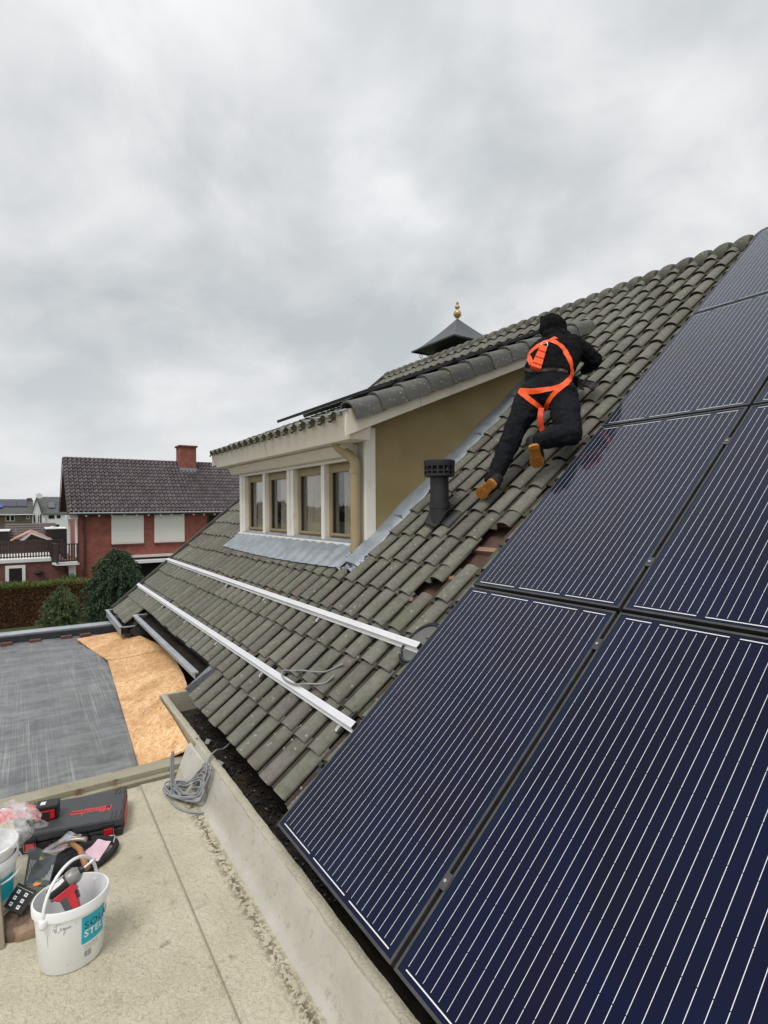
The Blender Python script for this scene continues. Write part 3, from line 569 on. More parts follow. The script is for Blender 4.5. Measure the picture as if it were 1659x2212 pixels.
mb = MB(); mb.add([(-5.1, 1.76, 1.0), (-1.75, 1.76, 1.0), (-1.75, 2.9, 1.0), (-5.1, 2.9, 1.0), (-5.1, 1.76, 2.2), (-1.75, 1.76, 2.2), (-1.75, 2.9, 2.2), (-5.1, 2.9, 2.2)], [(0, 1, 2, 3), (4, 7, 6, 5), (3, 2, 6, 7), (0, 3, 7, 4), (1, 5, 6, 2)])
mb.build('dormer_room', M('room_paint', (0.45, 0.38, 0.30), (0.5, 0.42, 0.34), 1, 0.9), house)
# downpipe
mb = MB(); mb.tube(catmull([(-1.985, 1.40, 2.17), (-1.94, 1.43, 2.10), (-1.82, 1.49, 2.0), (-1.782, 1.50, 1.93), (-1.782, 1.50, 1.6), (-1.782, 1.50, 1.08)], 5), 0.047, 16); dp = mb.build('downpipe', PIPEC, house, smooth=math.radians(60))
for z in (1.17, 1.88): MB().lathe([(0.048, -0.02), (0.054, -0.02), (0.054, 0.02), (0.048, 0.02)], (-1.782, 1.50, z), 16).build('pipe_collar', PIPEC, dp, smooth=math.radians(40))
MB().tube([(-1.74, 1.52, 1.20), (-1.70, 1.53, 1.205), (-1.665, 1.53, 1.20)], 0.006, 6).build('pipe_bracket', BLACKM, dp)
# wavy lead apron below the windows
def apron(a, b):
    u = -5.17+(3.45)*a; wv = 0.5-0.5*math.cos((u-cols[0]-0.045)/TW*2*math.pi)
    low = 1.70-0.10*math.sin(a*3.0)*0.4-0.05*wv*1.0
    v = low+(2.03-low)*b; n = -0.092+0.048*wv*(1-b)+0.02*b
    return RP(u, v, n)
MB().grid(apron, 150, 8).build('lead_apron', LEAD, house, smooth=True)
# side flashing strip climbing along the cheek
def flash(a, b):
    v = 1.72+4.10*a; u = -1.70+0.175*b+0.010*math.sin(a*17)*b; n = -0.030-0.026*b-0.02*(b > 0.95)+0.006*math.sin(a*40+b*3)
    return RP(u, v, n)
MB().grid(flash, 90, 5).build('lead_flashing', LEAD, house, smooth=True)
for vj in (2.35, 2.95, 3.62, 4.3): MB().obox(RP(-1.61, vj, -0.038), (0.09, 0.0, 0), VR*0.006+UR*0.0, NR*0.004).build('flashing_joint', LEADD, house)
# crumpled lead at the foot of the corner
def crump(a, b):
    u = -1.86+0.34*a; v = 1.66+0.24*b; return RP(u, v, -0.075+0.022*math.sin(a*19+b*7)*math.cos(b*13))
MB().grid(crump, 24, 14).build('lead_apron_corner', LEAD, house, smooth=False)
# dormer tiles
dxf = Matrix.Translation((0, 1.22, dz(1.22)-0.132)) @ Matrix.Rotation(DS, 4, 'X')
dfield = MB(); k = 0
for ri in range(12):
    for ci in range(19):
        x = -5.46+ci*TW
        if x > -1.66: continue
        if ri == 0:
            o = bpy.data.objects.new('roof_tile', VAR[0]); COL.objects.link(o); o.parent = dormer_roof
            o.matrix_local = dxf @ Matrix.Translation((x, 0, 0))
        else:
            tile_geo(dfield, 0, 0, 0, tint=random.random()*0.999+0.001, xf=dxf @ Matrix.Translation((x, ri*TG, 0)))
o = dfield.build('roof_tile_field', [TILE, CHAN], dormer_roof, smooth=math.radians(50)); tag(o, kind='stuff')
# verge caps: rounded crown with a hanging skirt
vp = [(-0.115, -0.010), (-0.105, 0.022), (-0.075, 0.048), (-0.03, 0.060), (0.02, 0.056), (0.062, 0.040), (0.088, 0.012), (0.098, -0.03), (0.100, -0.115)]
vm = MB(); nV = len(vp)
for y, s_, dzz in ((0.0, 1.0, 0.0), (0.035, 0.985, 0.0), (0.05, 0.95, -0.003), (0.32, 0.92, -0.02)):
    vm.v += [(px*s_, y, pz*s_+dzz) for px, pz in vp]
for j in range(3): vm.f += [(j*nV+i+1, j*nV+i, (j+1)*nV+i, (j+1)*nV+i+1)[::-1] for i in range(nV-1)]
base = len(vm.v); vm.v += [(px*1.0, 0.0, pz) for px, pz in vp]+[(px*0.84, 0.0, pz*0.84-0.006) for px, pz in vp]
vm.f += [(base+i, base+i+1, base+nV+i+1, base+nV+i)[::-1] for i in range(nV-1)]; vm.mi = [0]*len(vm.f); vm.tint = [0.0]*len(vm.f)
vme = vm.mesh('verge_tile', CAPT, math.radians(55))
for k in range(12):
    o = bpy.data.objects.new('verge_tile', vme); COL.objects.link(o); o.parent = dormer_roof
    y = 1.277+0.2645*k; o.location = (-1.53+random.uniform(-0.003, 0.003), y, dz(y)-0.055); o.rotation_euler = (DS, 0, random.gauss(0, 0.008))
# vent pipe is a part of the house roof
vent = thing('vent_pipe', (-1.02, 1.86, 1.42), 'black ribbed roof vent pipe with slotted cap between dormer and worker', 'vent pipe')
mb = MB(); mb.lathe([(0.082, 1.42), (0.082, 1.54), (0.088, 1.54), (0.088, 1.59), (0.078, 1.59), (0.076, 1.80)], (-1.02, 1.86, 0), 20); mb.build('pipe', BLACKP, vent, smooth=math.radians(40))
mb = MB(); R = 0.126
mb.lathe([(0.082, 1.800), (0.110, 1.797), (R, 1.805), (R, 1.822), (0.10, 1.824)], (-1.02, 1.86, 0), 24); mb.lathe([(0.10, 1.842), (R, 1.842), (R, 1.852), (0.10, 1.853)], (-1.02, 1.86, 0), 24)
mb.lathe([(0.10, 1.885), (R, 1.885), (R+0.004, 1.905), (R+0.004, 1.930), (R-0.01, 1.938), (0.001, 1.944)], (-1.02, 1.86, 0), 24)
for k in range(16):
    a = k*math.pi/8; c, s = math.cos(a), math.sin(a); mb.obox((-1.02+c*(R-0.008), 1.86+s*(R-0.008), 1.856), (c*0.008, s*0.008, 0), (-s*0.006, c*0.006, 0), (0, 0, 0.052))
mb.lathe([(0.06, 1.80), (0.06, 1.94)], (-1.02, 1.86, 0), 16); mb.build('vent_cap', BLACKP, vent, smooth=math.radians(40))
mb = MB(); 
def skirt(a, b):
    u = -1.115+0.21*a; v = 2.255+0.28*b; wv = 0.5-0.5*math.cos((u-cols[0]-0.06)/TW*2*math.pi); return RP(u, v, -0.092+0.045*wv+0.01*b+0.075*math.exp(-((u+1.01)**2+(v-2.37)**2)/0.012))
mb.grid(skirt, 28, 20); mb.build('flashing_skirt', BLACKP, vent, smooth=True)
m_ = MB(); tile_geo(m_, 0, 0, 0, xf=Matrix.Rotation(AL, 4, 'X') @ Matrix.Translation((cols[col_of(-0.98)]+0.0, 2.27, NV+0.008))); m_.mi = [0]*len(m_.f); m_.build('black_tile', BLACKP, vent, smooth=math.radians(50))
fix(vent)

# ------------------------------------------------------------------ BEIGE FLAT ROOF (we stand on it)
flat = thing('flat_roof', (1.0, -2.0, -0.3), 'beige painted bitumen flat roof with a cast upstand, strewn with tools', 'flat roof')
mb = MB()
def fl(a, b):
    x = -1.42+6.4*a; y = -6.0+(-0.30+6.0)*b; z = -0.300+0.0015*math.sin(x*3+y*5)
    return (x, y, z)
mb.add([(-1.42, -6, -0.3), (5.0, -6, -0.3), (5.0, -0.385, -0.3), (-1.42, -0.385, -0.3)], [(0, 1, 2, 3)])
mb.add([(-1.42, -6, -0.3), (-1.42, -0.2, -0.3), (-1.42, -0.2, -0.6), (-1.42, -6, -0.6)], [(0, 1, 2, 3)]); mb.build('roof_sheet', BEIGE, flat)
mb = MB(); strip(mb, [(-0.395, -0.299), (-0.390, -0.293), (-0.378, -0.2925), (-0.30, -0.296), (-0.12, -0.2965)], -1.42, 5.0); mb.build('lapped_sheet', BEIGE, flat, smooth=math.radians(60))
def cove(a, b):
    x = -1.42+6.42*a
    prof = [(-0.130, -0.298), (-0.108, -0.290), (-0.092, -0.276), (-0.078, -0.252), (-0.062, -0.210), (-0.045, -0.16), (-0.028, -0.118), (-0.020, -0.103)]
    i = min(int(b*7+1e-6), 6); f = b*7-i; y = prof[i][0]*(1-f)+prof[i+1][0]*f; z = prof[i][1]*(1-f)+prof[i+1][1]*f
    k = 0.0018*math.sin(x*4.1+b*5)+0.0012*math.sin(x*13+1.3*b); return (x, y+k*b, z+k*0.6*(b > 0.05))
MB().grid(cove, 160, 7).build('upstand', SMOOTHB, flat, smooth=True)
# rim of the box gutter
def rim(a, b):
    x = -2.62+7.62*a; k = 0.0012*math.sin(x*6.3)+0.0009*math.sin(x*27+1)+0.0006*math.sin(x*61); pr = [(-0.023, -0.112), (-0.021, -0.100), (-0.012, -0.095), (0.010, -0.094), (0.024, -0.098), (0.026, -0.13)]
    i = min(int(b*5+1e-6), 4); f = b*5-i; return (x, pr[i][0]*(1-f)+pr[i+1][0]*f+k, pr[i][1]*(1-f)+pr[i+1][1]*f+k*0.4)
MB().grid(rim, 200, 5).build('gutter_rim', RIMB, flat, smooth=math.radians(50))
mb = MB(); strip(mb, [(0.030, -0.12), (0.034, -0.27), (0.36, -0.27), (0.40, 0.0)], -2.58, 5.0); mb.build('gutter_bed', DIRT, flat)
mb = MB(); mb.box(-2.62, -2.585, -0.03, 0.28, -0.30, -0.098); mb.build('gutter_end', RIMB, flat)
mb = MB(); mb.box(-2.60, -1.42, -0.019, 0.02, -0.30, -0.115); mb.build('gutter_side', TRIMB, flat)
mb = MB(); mb.hexa([(-1.42, -0.16, -0.30), (-1.12, -0.16, -0.30), (-1.12, -0.037, -0.30), (-1.42, -0.037, -0.30), (-1.50, -0.060, -0.13), (-1.12, -0.05, -0.12), (-1.12, -0.037, -0.12), (-1.50, -0.037, -0.12)]); 
mb.build('upstand_end', SMOOTHB, flat)
# muck and leaf flakes in the box gutter
mk = MB()
for i in range(700):
    x = random.uniform(-2.5, 0.3); y = random.uniform(0.05, 0.26); s = random.uniform(0.004, 0.014)*random.uniform(0.6, 1.5); a = random.uniform(0, 6.28); t_ = random.uniform(-0.5, 0.5)
    c, n_ = math.cos(a)*s, math.sin(a)*s; mk.add([(x-c, y-n_, -0.262-t_*s), (x+n_, y-c, -0.258), (x+c, y+n_, -0.262+t_*s), (x-n_, y+c, -0.256)], [(0, 1, 2, 3)])
o = mk.build('gutter_debris', M('leaf_litter', (0.018, 0.012, 0.008), (0.075, 0.055, 0.04), 25, 0.4, lo=0.45, hi=0.8), flat); tag(o, kind='stuff')
for x, y, s in ((-2.05, 0.075, 0.03), (-1.86, 0.08, 0.035), (-1.62, 0.07, 0.03), (-1.30, 0.10, 0.035), (-1.72, 0.14, 0.02)):
    MB().obox((x, y, -0.235), (s, 0.01, 0.0), (-0.008, s*0.6, 0.012), (0, 0, 0.001)).build('slate_flake', M('grey_flake', (0.30, 0.30, 0.31), None, rough=0.5), flat)
MB().lathe([(0.001, 0.0), (0.006, 0.0), (0.007, -0.002)], (-1.47, -0.002, -0.0905), 10).build('rim_hole', DARK, flat)
fix(flat)

# ------------------------------------------------------------------ GREY FLAT ROOF
grey = thing('grey_flat_roof', (-4.0, -2.0, -0.31), 'neighbouring flat roof under grey wrinkled underlay behind the beige roof', 'flat roof')
def memb(a, b):
    x = -6.62+5.02*a; y = -6.0+6.65*b; z = -0.31
    z += 0.012*math.sin(x*4.2+y*1.1+0.8*math.sin(y*2.1))+0.004*math.sin(x*9+y*3.3)+0.003*math.sin(y*21+x)
    return (x, y, z)
MB().grid(memb, 120, 140).build('membrane', MEMB, grey, smooth=True)
MB().box(-6.9, -1.52, -6.0, 0.62, -0.6, -0.335).build('roof_deck', BLACKP, grey)
mb = MB(); mb.box(-6.84, -6.62, -6.0, 0.12, -0.6, -0.205); mb.build('rear_upstand', M('black_bitumen', (0.022, 0.023, 0.026), (0.04, 0.041, 0.045), 10, 0.6), grey)
mb = MB(); mb.box(-6.90, -6.70, -6.0, 0.10, -0.205, -0.190); mb.box(-6.93, -6.90, -6.0, 0.10, -0.26, -0.187); mb.build('zinc_coping', ZINC, grey)
mb = MB(); mb.box(-1.63, -1.50, -6.0, -0.045, -0.36, -0.250); mb.build('edge_trim', TRIMB, grey, bevel=0.004)
mb = MB(); mb.box(-1.497, -1.455, -6.0, -0.050, -0.36, -0.284); mb.build('lower_trim', TRIMB, grey, bevel=0.004)
fix(grey)
def chip(Ls, Rs, lab):
    # a springy sheet: flat on the roof at its left edge, riding up onto the kerb at its right edge
    def ev(P, b):
        k = min(int(b*(len(P)-1)), len(P)-2); f = b*(len(P)-1)-k; return Vector(P[k])*(1-f)+Vector(P[k+1])*f
    def f(a, b, o_=0.0):
        p, q = ev(Ls, b), ev(Rs, b); r_ = p*(1-a)+q*a; r_.z = p.z+(q.z-p.z)*a**1.4+o_; return r_
    m_ = MB(); nu, nv = 14, 56; m_.grid(lambda a, b: f(a, b, 0.014), nu, nv); m_.grid(lambda a, b: f(a, b, 0.0), nu, nv)
    w_ = nu+1; k0 = w_*(nv+1)
    for i in range(nu):
        for r_ in (0, nv): m_.f.append((r_*w_+i, r_*w_+i+1, k0+r_*w_+i+1, k0+r_*w_+i)); m_.mi.append(0); m_.tint.append(0.0)
    for j in range(nv):
        for c_ in (0, nu): m_.f.append((j*w_+c_, (j+1)*w_+c_, k0+(j+1)*w_+c_, k0+j*w_+c_)); m_.mi.append(0); m_.tint.append(0.0)
    o = m_.build('chipboard', OSB, smooth=math.radians(30)); tag(o, lab, 'chipboard', 'chipboard sheets on the grey flat roof')
chip([(-6.37, -0.41, -0.300), (-5.6, -0.30, -0.300), (-4.925, -0.185, -0.300)], [(-6.50, 0.16, -0.292), (-5.6, 0.31, -0.21), (-4.46, 0.40, -0.145)], 'farther orange chipboard sheet lying by the zinc corner gutter')
NL = [(-4.885+3.18*q, -0.185-0.162*q, -0.300) for q in (0, 0.2, 0.4, 0.58, 0.66, 0.70, 0.85, 1.0)]
chip(NL, [(-4.42, 0.395, -0.150), (-3.85, 0.375, -0.148), (-3.25, 0.32, -0.146), (-2.72, 0.245, -0.145), (-2.68, 0.10, -0.145), (-2.64, -0.030, -0.145), (-2.1, -0.028, -0.15), (-1.56, -0.026, -0.19)], 'nearer long orange chipboard sheet with its end under the gutter rim')
bl = ['red brick end nearest the left edge of the photo, weighing down the grey underlay', 'second brick from the left along the black upstand', 'third brick from the left, left of the chipboard corner', 'brick right beside the far chipboard corner']
for i, (y, a) in enumerate(((-1.24, 0.05), (-0.905, -0.04), (-0.53, 0.03), (-0.29, 0.12))):
    m_ = MB(); m_.box(-0.035, 0.045, -0.068, 0.068, 0.0, 0.05); o = m_.build('brick', M('loose_brick', (0.10, 0.045, 0.035), (0.16, 0.08, 0.06), 30, 0.85), None, bevel=0.004)
    o.location = (-6.56, y, -0.312); o.rotation_euler = (0, 0, a); tag(o, bl[i], 'brick', 'bricks along the rear upstand')

# ------------------------------------------------------------------ SOLAR PANELS
PW, PL_ = 0.992, 1.652
def panel_parts(root):
    fr = MB(); t_ = 0.011; h = 0.035
    fr.box(0, PW, 0, t_, -h, 0.0); fr.box(0, PW, PL_-t_, PL_, -h, 0.0); fr.box(0, t_, t_, PL_-t_, -h, 0.0); fr.box(PW-t_, PW, t_, PL_-t_, -h, 0.0)
    fr.build('frame', FRAMEB, root)
    MB().box(t_, PW-t_, t_, PL_-t_, -0.006, -0.0025).build('glass', CELL, root)
    MB().box(t_, PW-t_, t_, PL_-t_, -0.012, -0.0075).build('backsheet', BACKSH, root)
    p = 0.1575; x0 = (PW-6*p)/2; y0 = (PL_-10*p)/2; w = 0.00088; zb = -0.0018
    b1 = MB()
    for r in range(10): b1.add([(-w, y0+r*p+0.0016, zb), (w, y0+r*p+0.0016, zb), (w, y0+(r+1)*p-0.0016, zb), (-w, y0+(r+1)*p-0.0016, zb)], [(0, 1, 2, 3)])
    me = b1.mesh('busbar', BUS)
    for c in range(6):
        for k in range(4):
            o = bpy.data.objects.new('busbar', me); COL.objects.link(o); o.parent = root; o.location = (x0+(c+(k+0.5)/4)*p, 0, 0)
    for y, groups in ((y0-0.012, ((0, 2), (2, 4), (4, 6))), (y0+10*p+0.008, ((0, 1), (1, 3), (3, 5), (5, 6)))):
        for a, b in groups: MB().box(x0+(a+0.115)*p, x0+(b-0.115)*p, y, y+0.0042, -0.0022, zb+0.0002).build('ribbon', BUS, root)
rowname = ['bottom row', 'second row', 'third row', 'top row']; colname = ['beside the tiles', 'nearest the camera']
proto = thing('solar_panel', RP(0.004, 0.004), 'black solar panel in the bottom row, left one beside the bare tiles', 'solar panel', 'black solar panels on the main roof', rot=(AL, 0, 0))
panel_parts(proto)
for c in range(2):
    for r in range(4):
        if c == 0 and r == 0: continue
        o = copy_tree(proto); o.location = RP(0.004+c*1.012, 0.004+r*1.674)
        o['label'] = 'black solar panel in the %s, column %s' % (rowname[r], colname[c])
for r, dv in ((0, 0.585), (0, 1.172), (1, 0.36), (1, 1.22), (2, 0.40), (2, 1.2), (3, 0.4), (3, 1.2)):
    v = r*1.674+dv
    root = None
    if r == 0: continue
    mb = MB(); mb.box(-0.06, 2.3, v-0.02, v+0.02, -0.076, -0.037); o = mb.build('panel_rail', BLACKM); o.rotation_euler = (AL, 0, 0)
    tag(o, 'black support rail under the %s of panels, %s of two' % (rowname[r], 'lower' if dv < 0.8 else 'upper'), 'mounting rail', 'black rails under the panels')
CL = [(0.314, 'lowest black panel clamp with bolt in the dark gap of the bottom row'), (1.455, 'upper black panel clamp with bolt in the gap of the bottom row'), (1.99, 'black panel clamp low in the gap of the second row'), (2.98, 'black panel clamp high in the gap of the second row')]
for v, lab in CL:
    t_ = thing('panel_clamp', RP(1.006, v), lab, 'clamp', 'clamps between the panel columns', rot=(AL, 0, 0))
    MB().box(-0.016, 0.016, -0.03, 0.03, 0.0005, 0.0035).build('clamp_plate', FRAMEB, t_); MB().box(-0.006, 0.006, -0.03, 0.03, -0.07, 0.0005).build('clamp_body', BLACKM, t_)
    MB().lathe([(0.001, 0.0085), (0.0062, 0.0085), (0.0065, 0.0035)], (0, 0, 0), 10).build('bolt', STEEL, t_)
for v, lab in ((0.324, 'small black clip peeping out from under the panel edge near the gutter'), (1.489, 'small black clip peeping out from under the panel edge beside the round lid')):
    m_ = MB(); m_.box(-0.085, 0.0, v-0.028, v+0.006, -0.066, -0.040); m_.box(-0.085, -0.06, v+0.006, v+0.028, -0.066, -0.030); o = m_.build('edge_clip', BLACKM); o.rotation_euler = (AL, 0, 0); tag(o, lab, 'clip')

# ------------------------------------------------------------------ ALUMINIUM RAILS + HOOKS
def alu_rail(v, x0, x1, lab):
    r = thing('mounting_rail', RP(x0, v, -0.035), lab, 'mounting rail', 'bright aluminium rails on the tiles', rot=(AL, 0, 0)); L = x1-x0
    pr = [(-0.020, 0.0), (-0.020, -0.040), (-0.027, -0.040), (-0.027, -0.044), (0.020, -0.044), (0.020, 0.0), (0.006, 0.0), (0.006, -0.006), (0.013, -0.006), (0.013, -0.036), (-0.013, -0.036), (-0.013, -0.006), (-0.006, -0.006), (-0.006, 0.0)]
    pr = [(-0.021, 0.0), (-0.021, -0.036), (-0.034, -0.036), (-0.034, -0.041), (0.021, -0.041), (0.021, 0.0), (0.0165, 0.0), (0.0165, -0.034), (-0.0165, -0.034), (-0.0165, 0.0)]
    m_ = MB(); n = len(pr); m_.add([(0, y, z) for y, z in pr]+[(L, y, z) for y, z in pr], [(i, (i+1) % n, n+(i+1) % n, n+i)[::-1] for i in range(n)])
    m_.build('rail_profile', ALU, r)
    m_ = MB(); m_.box(0.0, L, -0.0165, -0.0045, -0.003, 0.0006); m_.box(0.0, L, 0.0045, 0.0165, -0.003, 0.0006); m_.box(0.0, L, -0.0045, 0.0045, -0.003, -0.001); m_.build('rail_top', ALU, r)
    m_ = MB(); m_.box(L-0.004, L+0.0015, -0.0155, 0.0155, -0.033, -0.002); m_.build('end_opening', BLACKP, r)
    return r
alu_rail(0.600, -6.95, -0.078, 'lower bright aluminium rail crossing the mossy tiles')
alu_rail(1.185, -6.93, -0.080, 'upper bright aluminium rail crossing the mossy tiles')
def hook(u, v, lab):
    r = thing('roof_hook', RP(u, v, -0.09), lab, 'roof hook', 'roof hooks holding the aluminium rails', rot=(AL, 0, 0))
    MB().box(-0.016, 0.016, -0.055, 0.10, -0.004, 0.002).build('hook_plate', BLACKM, r); MB().box(-0.014, 0.014, -0.052, -0.022, 0.002, 0.020).build('hook_bracket', STEEL, r)
    b = MB(); b.tube([(0, -0.058, 0.012), (0, -0.042, 0.012)], 0.0085, 8); b.build('bolt_head', ALU, r); b = MB(); b.tube([(0.0, -0.05, 0.012), (0.0, -0.025, 0.012)], 0.005, 6); b.build('bolt_shank', STEEL, r)
ordn = ['first', 'second', 'third', 'fourth', 'fifth', 'sixth', 'seventh']
for i, u in enumerate((-6.06, -4.95, -3.785, -2.6, -1.442, -0.225)): hook(u, 0.585, '%s small steel roof hook from the left under the lower aluminium rail' % ordn[i])
for i, u in enumerate((-5.99, -4.88, -3.72, -2.55, -1.386, -0.225)): hook(u, 1.168, '%s small steel roof hook from the left under the upper aluminium rail' % ordn[i])

# round black lid / ring under the upper rail end
lid = thing('round_lid', RP(-0.13, 1.22, -0.078), 'round dark lid with a raised black rim, tucked under the upper rail end', 'lid', rot=(AL, 0, 0))
MB().lathe([(0.001, 0.004), (0.105, 0.004), (0.112, 0.002)], (0, 0, 0), 36, 1.0, 1.25).build('disc', M('dull_grey', (0.11, 0.11, 0.108), (0.14, 0.14, 0.137), 14, 0.6), lid, smooth=True)
for rr, z, t_ in ((0.118, 0.008, 0.008), (0.132, 0.003, 0.006)):
    b = MB(); b.tube([(rr*math.cos(a*0.2618), 1.25*rr*math.sin(a*0.2618), z) for a in range(25)], t_, 8, caps=False); b.build('rim', BLACKP, lid, smooth=True)

# ------------------------------------------------------------------ CABLES
lp = [(-0.637, 0.897), (-0.732, 0.800), (-0.86, 0.755), (-0.985, 0.727), (-1.09, 0.69), (-1.113, 0.643), (-1.07, 0.610), (-0.981, 0.60), (-0.85, 0.612), (-0.733, 0.655), (-0.658, 0.722), (-0.625, 0.80)]
b = MB(); b.tube(catmull([RP(u, v, -0.022 if v < 0.66 else -0.068) for u, v in lp], 6), 0.0065, 8); o = b.build('cable_loop', CABLE, smooth=True); tag(o, 'grey cable looped over the lower aluminium rail', 'cable')
coil = MB(); cx, cy = -1.10, -0.16
for k in range(9):
    pts = []; el = random.uniform(0.17, 0.23); ew = random.uniform(0.04, 0.085); ang = random.uniform(2.2, 2.75); ox = random.uniform(-0.03, 0.03); oy = random.uniform(-0.02, 0.02); lift = random.uniform(0.02, 0.15)
    for a in range(25):
        t_ = a*math.pi/12; lx = el*math.cos(t_); ly = ew*math.sin(t_+0.3)
        x = cx+ox-(lx*math.cos(ang)-ly*math.sin(ang)); y = cy+oy+(lx*math.sin(ang)*0.75+ly*math.cos(ang))
        yy = min(y, -0.045); z = -0.286+0.008*k*0.5+max(0, (yy+0.13))*1.9+max(0, lx/el)*lift*0.3
        pts.append((x, yy, max(z, -0.286)))
    coil.tube(pts, 0.0062, 8, caps=False)
coil.tube(catmull([(-1.0, -0.08, -0.12), (-1.08, -0.02, -0.075), (-1.17, 0.05, -0.078), (-1.24, 0.12, -0.11), (-1.34, 0.22, -0.10), (-1.42, 0.27, -0.06)], 6), 0.0065, 8)
coil.tube(catmull([(-1.16, -0.27, -0.288), (-1.0, -0.25, -0.29), (-0.90, -0.20, -0.29), (-0.83, -0.13, -0.288)], 6), 0.0065, 8)
coil.tube(catmull([(-1.05, -0.20, -0.28), (-1.12, -0.235, -0.20), (-1.13, -0.235, -0.05), (-1.135, -0.237, 0.0), (-1.14, -0.245, -0.05), (-1.13, -0.25, -0.15), (-1.1, -0.25, -0.27)], 6), 0.0062, 8)
o = coil.build('cable_coil', CABLE, smooth=True); tag(o, 'tangled coil of grey cable lying by the gutter upstand', 'cable coil')


# ------------------------------------------------------------------ PANELS ON THE DORMER ROOF
def dorm(y, h): return Vector((0, y, dz(y)-0.06+h))
TD = math.atan(0.4025)
k = 0
for cx0 in (-4.36, -3.275):
    for r in range(2):
        y0 = 1.80+r*1.545; t_ = thing('solar_panel', (cx0, y0, dz(y0)+0.055), '%s %s black panel on the dormer roof, seen edge on' % (('front', 'rear')[r], ('left', 'right')[cx0 > -4]), 'solar panel', 'black panels on the dormer roof', rot=(TD, 0, 0)); k += 1
        f = MB(); f.box(0, 1.075, 0, 0.012, -0.035, 0); f.box(0, 1.075, 1.648, 1.66, -0.035, 0); f.box(0, 0.012, 0.012, 1.648, -0.035, 0); f.box(1.063, 1.075, 0.012, 1.648, -0.035, 0); f.build('frame', BLACKM, t_)
        MB().box(0.012, 1.063, 0.012, 1.648, -0.008, -0.003).build('glass', CELL, t_)
for i, y in enumerate((2.25, 3.05, 3.75, 4.5)):
    o = MB().box(-4.5, -2.11, -0.02, 0.02, -0.085, -0.037).build('panel_rail', BLACKM); o.location = (0, y, dz(y)+0.055); o.rotation_euler = (TD, 0, 0)
    tag(o, 'black rail end under the dormer panels, %s from the front' % ordn[i], 'mounting rail', 'black rails under the dormer panels')
    t_ = thing('panel_clamp', (-2.175, y, dz(y)+0.055), 'black end clamp on the dormer panels, %s from the front' % ordn[i], 'clamp', 'end clamps on the dormer panels', rot=(TD, 0, 0))
    MB().box(-0.02, 0.014, -0.03, 0.03, -0.037, 0.004).build('clamp_plate', BLACKM, t_); MB().box(0.015, 0.045, -0.018, 0.018, -0.15, -0.02).build('clamp_leg', BLACKM, t_)

# ------------------------------------------------------------------ BUCKETS
def bucket(cx, cy, z0, rx, ry, h, root, rot=0.0):
    ey = ry/rx
    m_ = MB(); m_.lathe([(0.001, 0.0), (rx*0.80, 0.0), (rx*0.835, 0.006), (rx*0.95, h-0.045), (rx*0.955, h-0.040), (rx*1.015, h-0.036), (rx*1.02, h-0.006), (rx*1.0, h), (rx*0.965, h), (rx*0.955, h-0.010), (rx*0.93, h-0.03), (rx*0.80, 0.012), (0.001, 0.010)], (cx, cy, z0), 72, 1.0, ey)
    return m_.build('shell', BUCKM, root, smooth=math.radians(35))
bk = thing('bucket', (-0.075, -0.868, -0.3), 'white oval plastic bucket with cyan sticker and a red drill inside', 'bucket')
BX, BY, BZ, BRX, BRY, BH = -0.075, -0.868, -0.2985, 0.120, 0.139, 0.262
bucket(BX, BY, BZ, BRX, BRY, BH, bk)
hp = []
for a in range(25):
    t_ = math.pi*a/24; p = Vector((BX, BY, BZ+BH-0.022))+Vector((0.088, -0.101, 0))*math.cos(t_)*1.01+Vector((0, 0, 1))*math.sin(t_)*0.150+Vector((0.0, 0.0, 0))
    hp.append(p)
m_ = MB(); m_.tube(hp, [0.0065]*25, 10); m_.build('handle', BUCKM, bk, smooth=True)
for s_ in (-1, 1): MB().lathe([(0.001, -0.03), (0.013, -0.03), (0.016, -0.02), (0.016, 0.0), (0.012, 0.006), (0.001, 0.006)], hp[0 if s_ > 0 else -1], 12).build('handle_lug', BUCKM, bk, smooth=True)
def bwrap(deg, z, off=0.0012):
    # a point on the bucket's outside at heading deg and height z above its foot
    k = 0.835+(0.95-0.835)*(z-0.006)/(BH-0.051); a = math.radians(deg)
    r_ = k; x = BRX*r_*math.cos(a); y = BRY*r_*math.sin(a); n = Vector((math.cos(a)/BRX, math.sin(a)/BRY, 0)).normalized()
    return Vector((BX+x, BY+y, BZ+z))+n*off
a0, a1 = 13, 62
MB().grid(lambda a, b: bwrap(a0+(a1-a0)*a, 0.098+0.112*b, 0.0008), 24, 2).build('cyan_sticker', CYAN, bk, smooth=True)
def text_mesh(body, size, shear=0.0, spacing=1.0, bold=0.0):
    cu = bpy.data.curves.new('txt', 'FONT'); cu.body = body; cu.size = size; cu.shear = shear; cu.space_character = spacing; cu.offset = bold; cu.resolution_u = 3
    to = bpy.data.objects.new('txt', cu); COL.objects.link(to); dg = bpy.context.evaluated_depsgraph_get(); me = bpy.data.meshes.new_from_object(to.evaluated_get(dg))
    bpy.data.objects.remove(to); bpy.data.curves.remove(cu); return me
def wrap_text(body, size, deg0, z0, mat, name, shear=0.0, spacing=1.0, bold=0.0, off=0.0014, tilt=0.0):
    me = text_mesh(body, size, shear, spacing, bold); bm = bmesh.new(); bm.from_mesh(me)
    bmesh.ops.triangulate(bm, faces=bm.faces[:]); 
    bmesh.ops.subdivide_edges(bm, edges=[e for e in bm.edges if e.calc_length() > 0.008], cuts=2)
    for v in bm.verts:
        d = deg0+math.degrees(v.co.x/((BRX+BRY)/2*0.91)); v.co = bwrap(d, z0+v.co.y+tilt*v.co.x, off)
    bm.to_mesh(me); bm.free(); me.materials.clear(); me.materials.append(mat); o = bpy.data.objects.new(name, me); COL.objects.link(o); o.parent = bk; return o
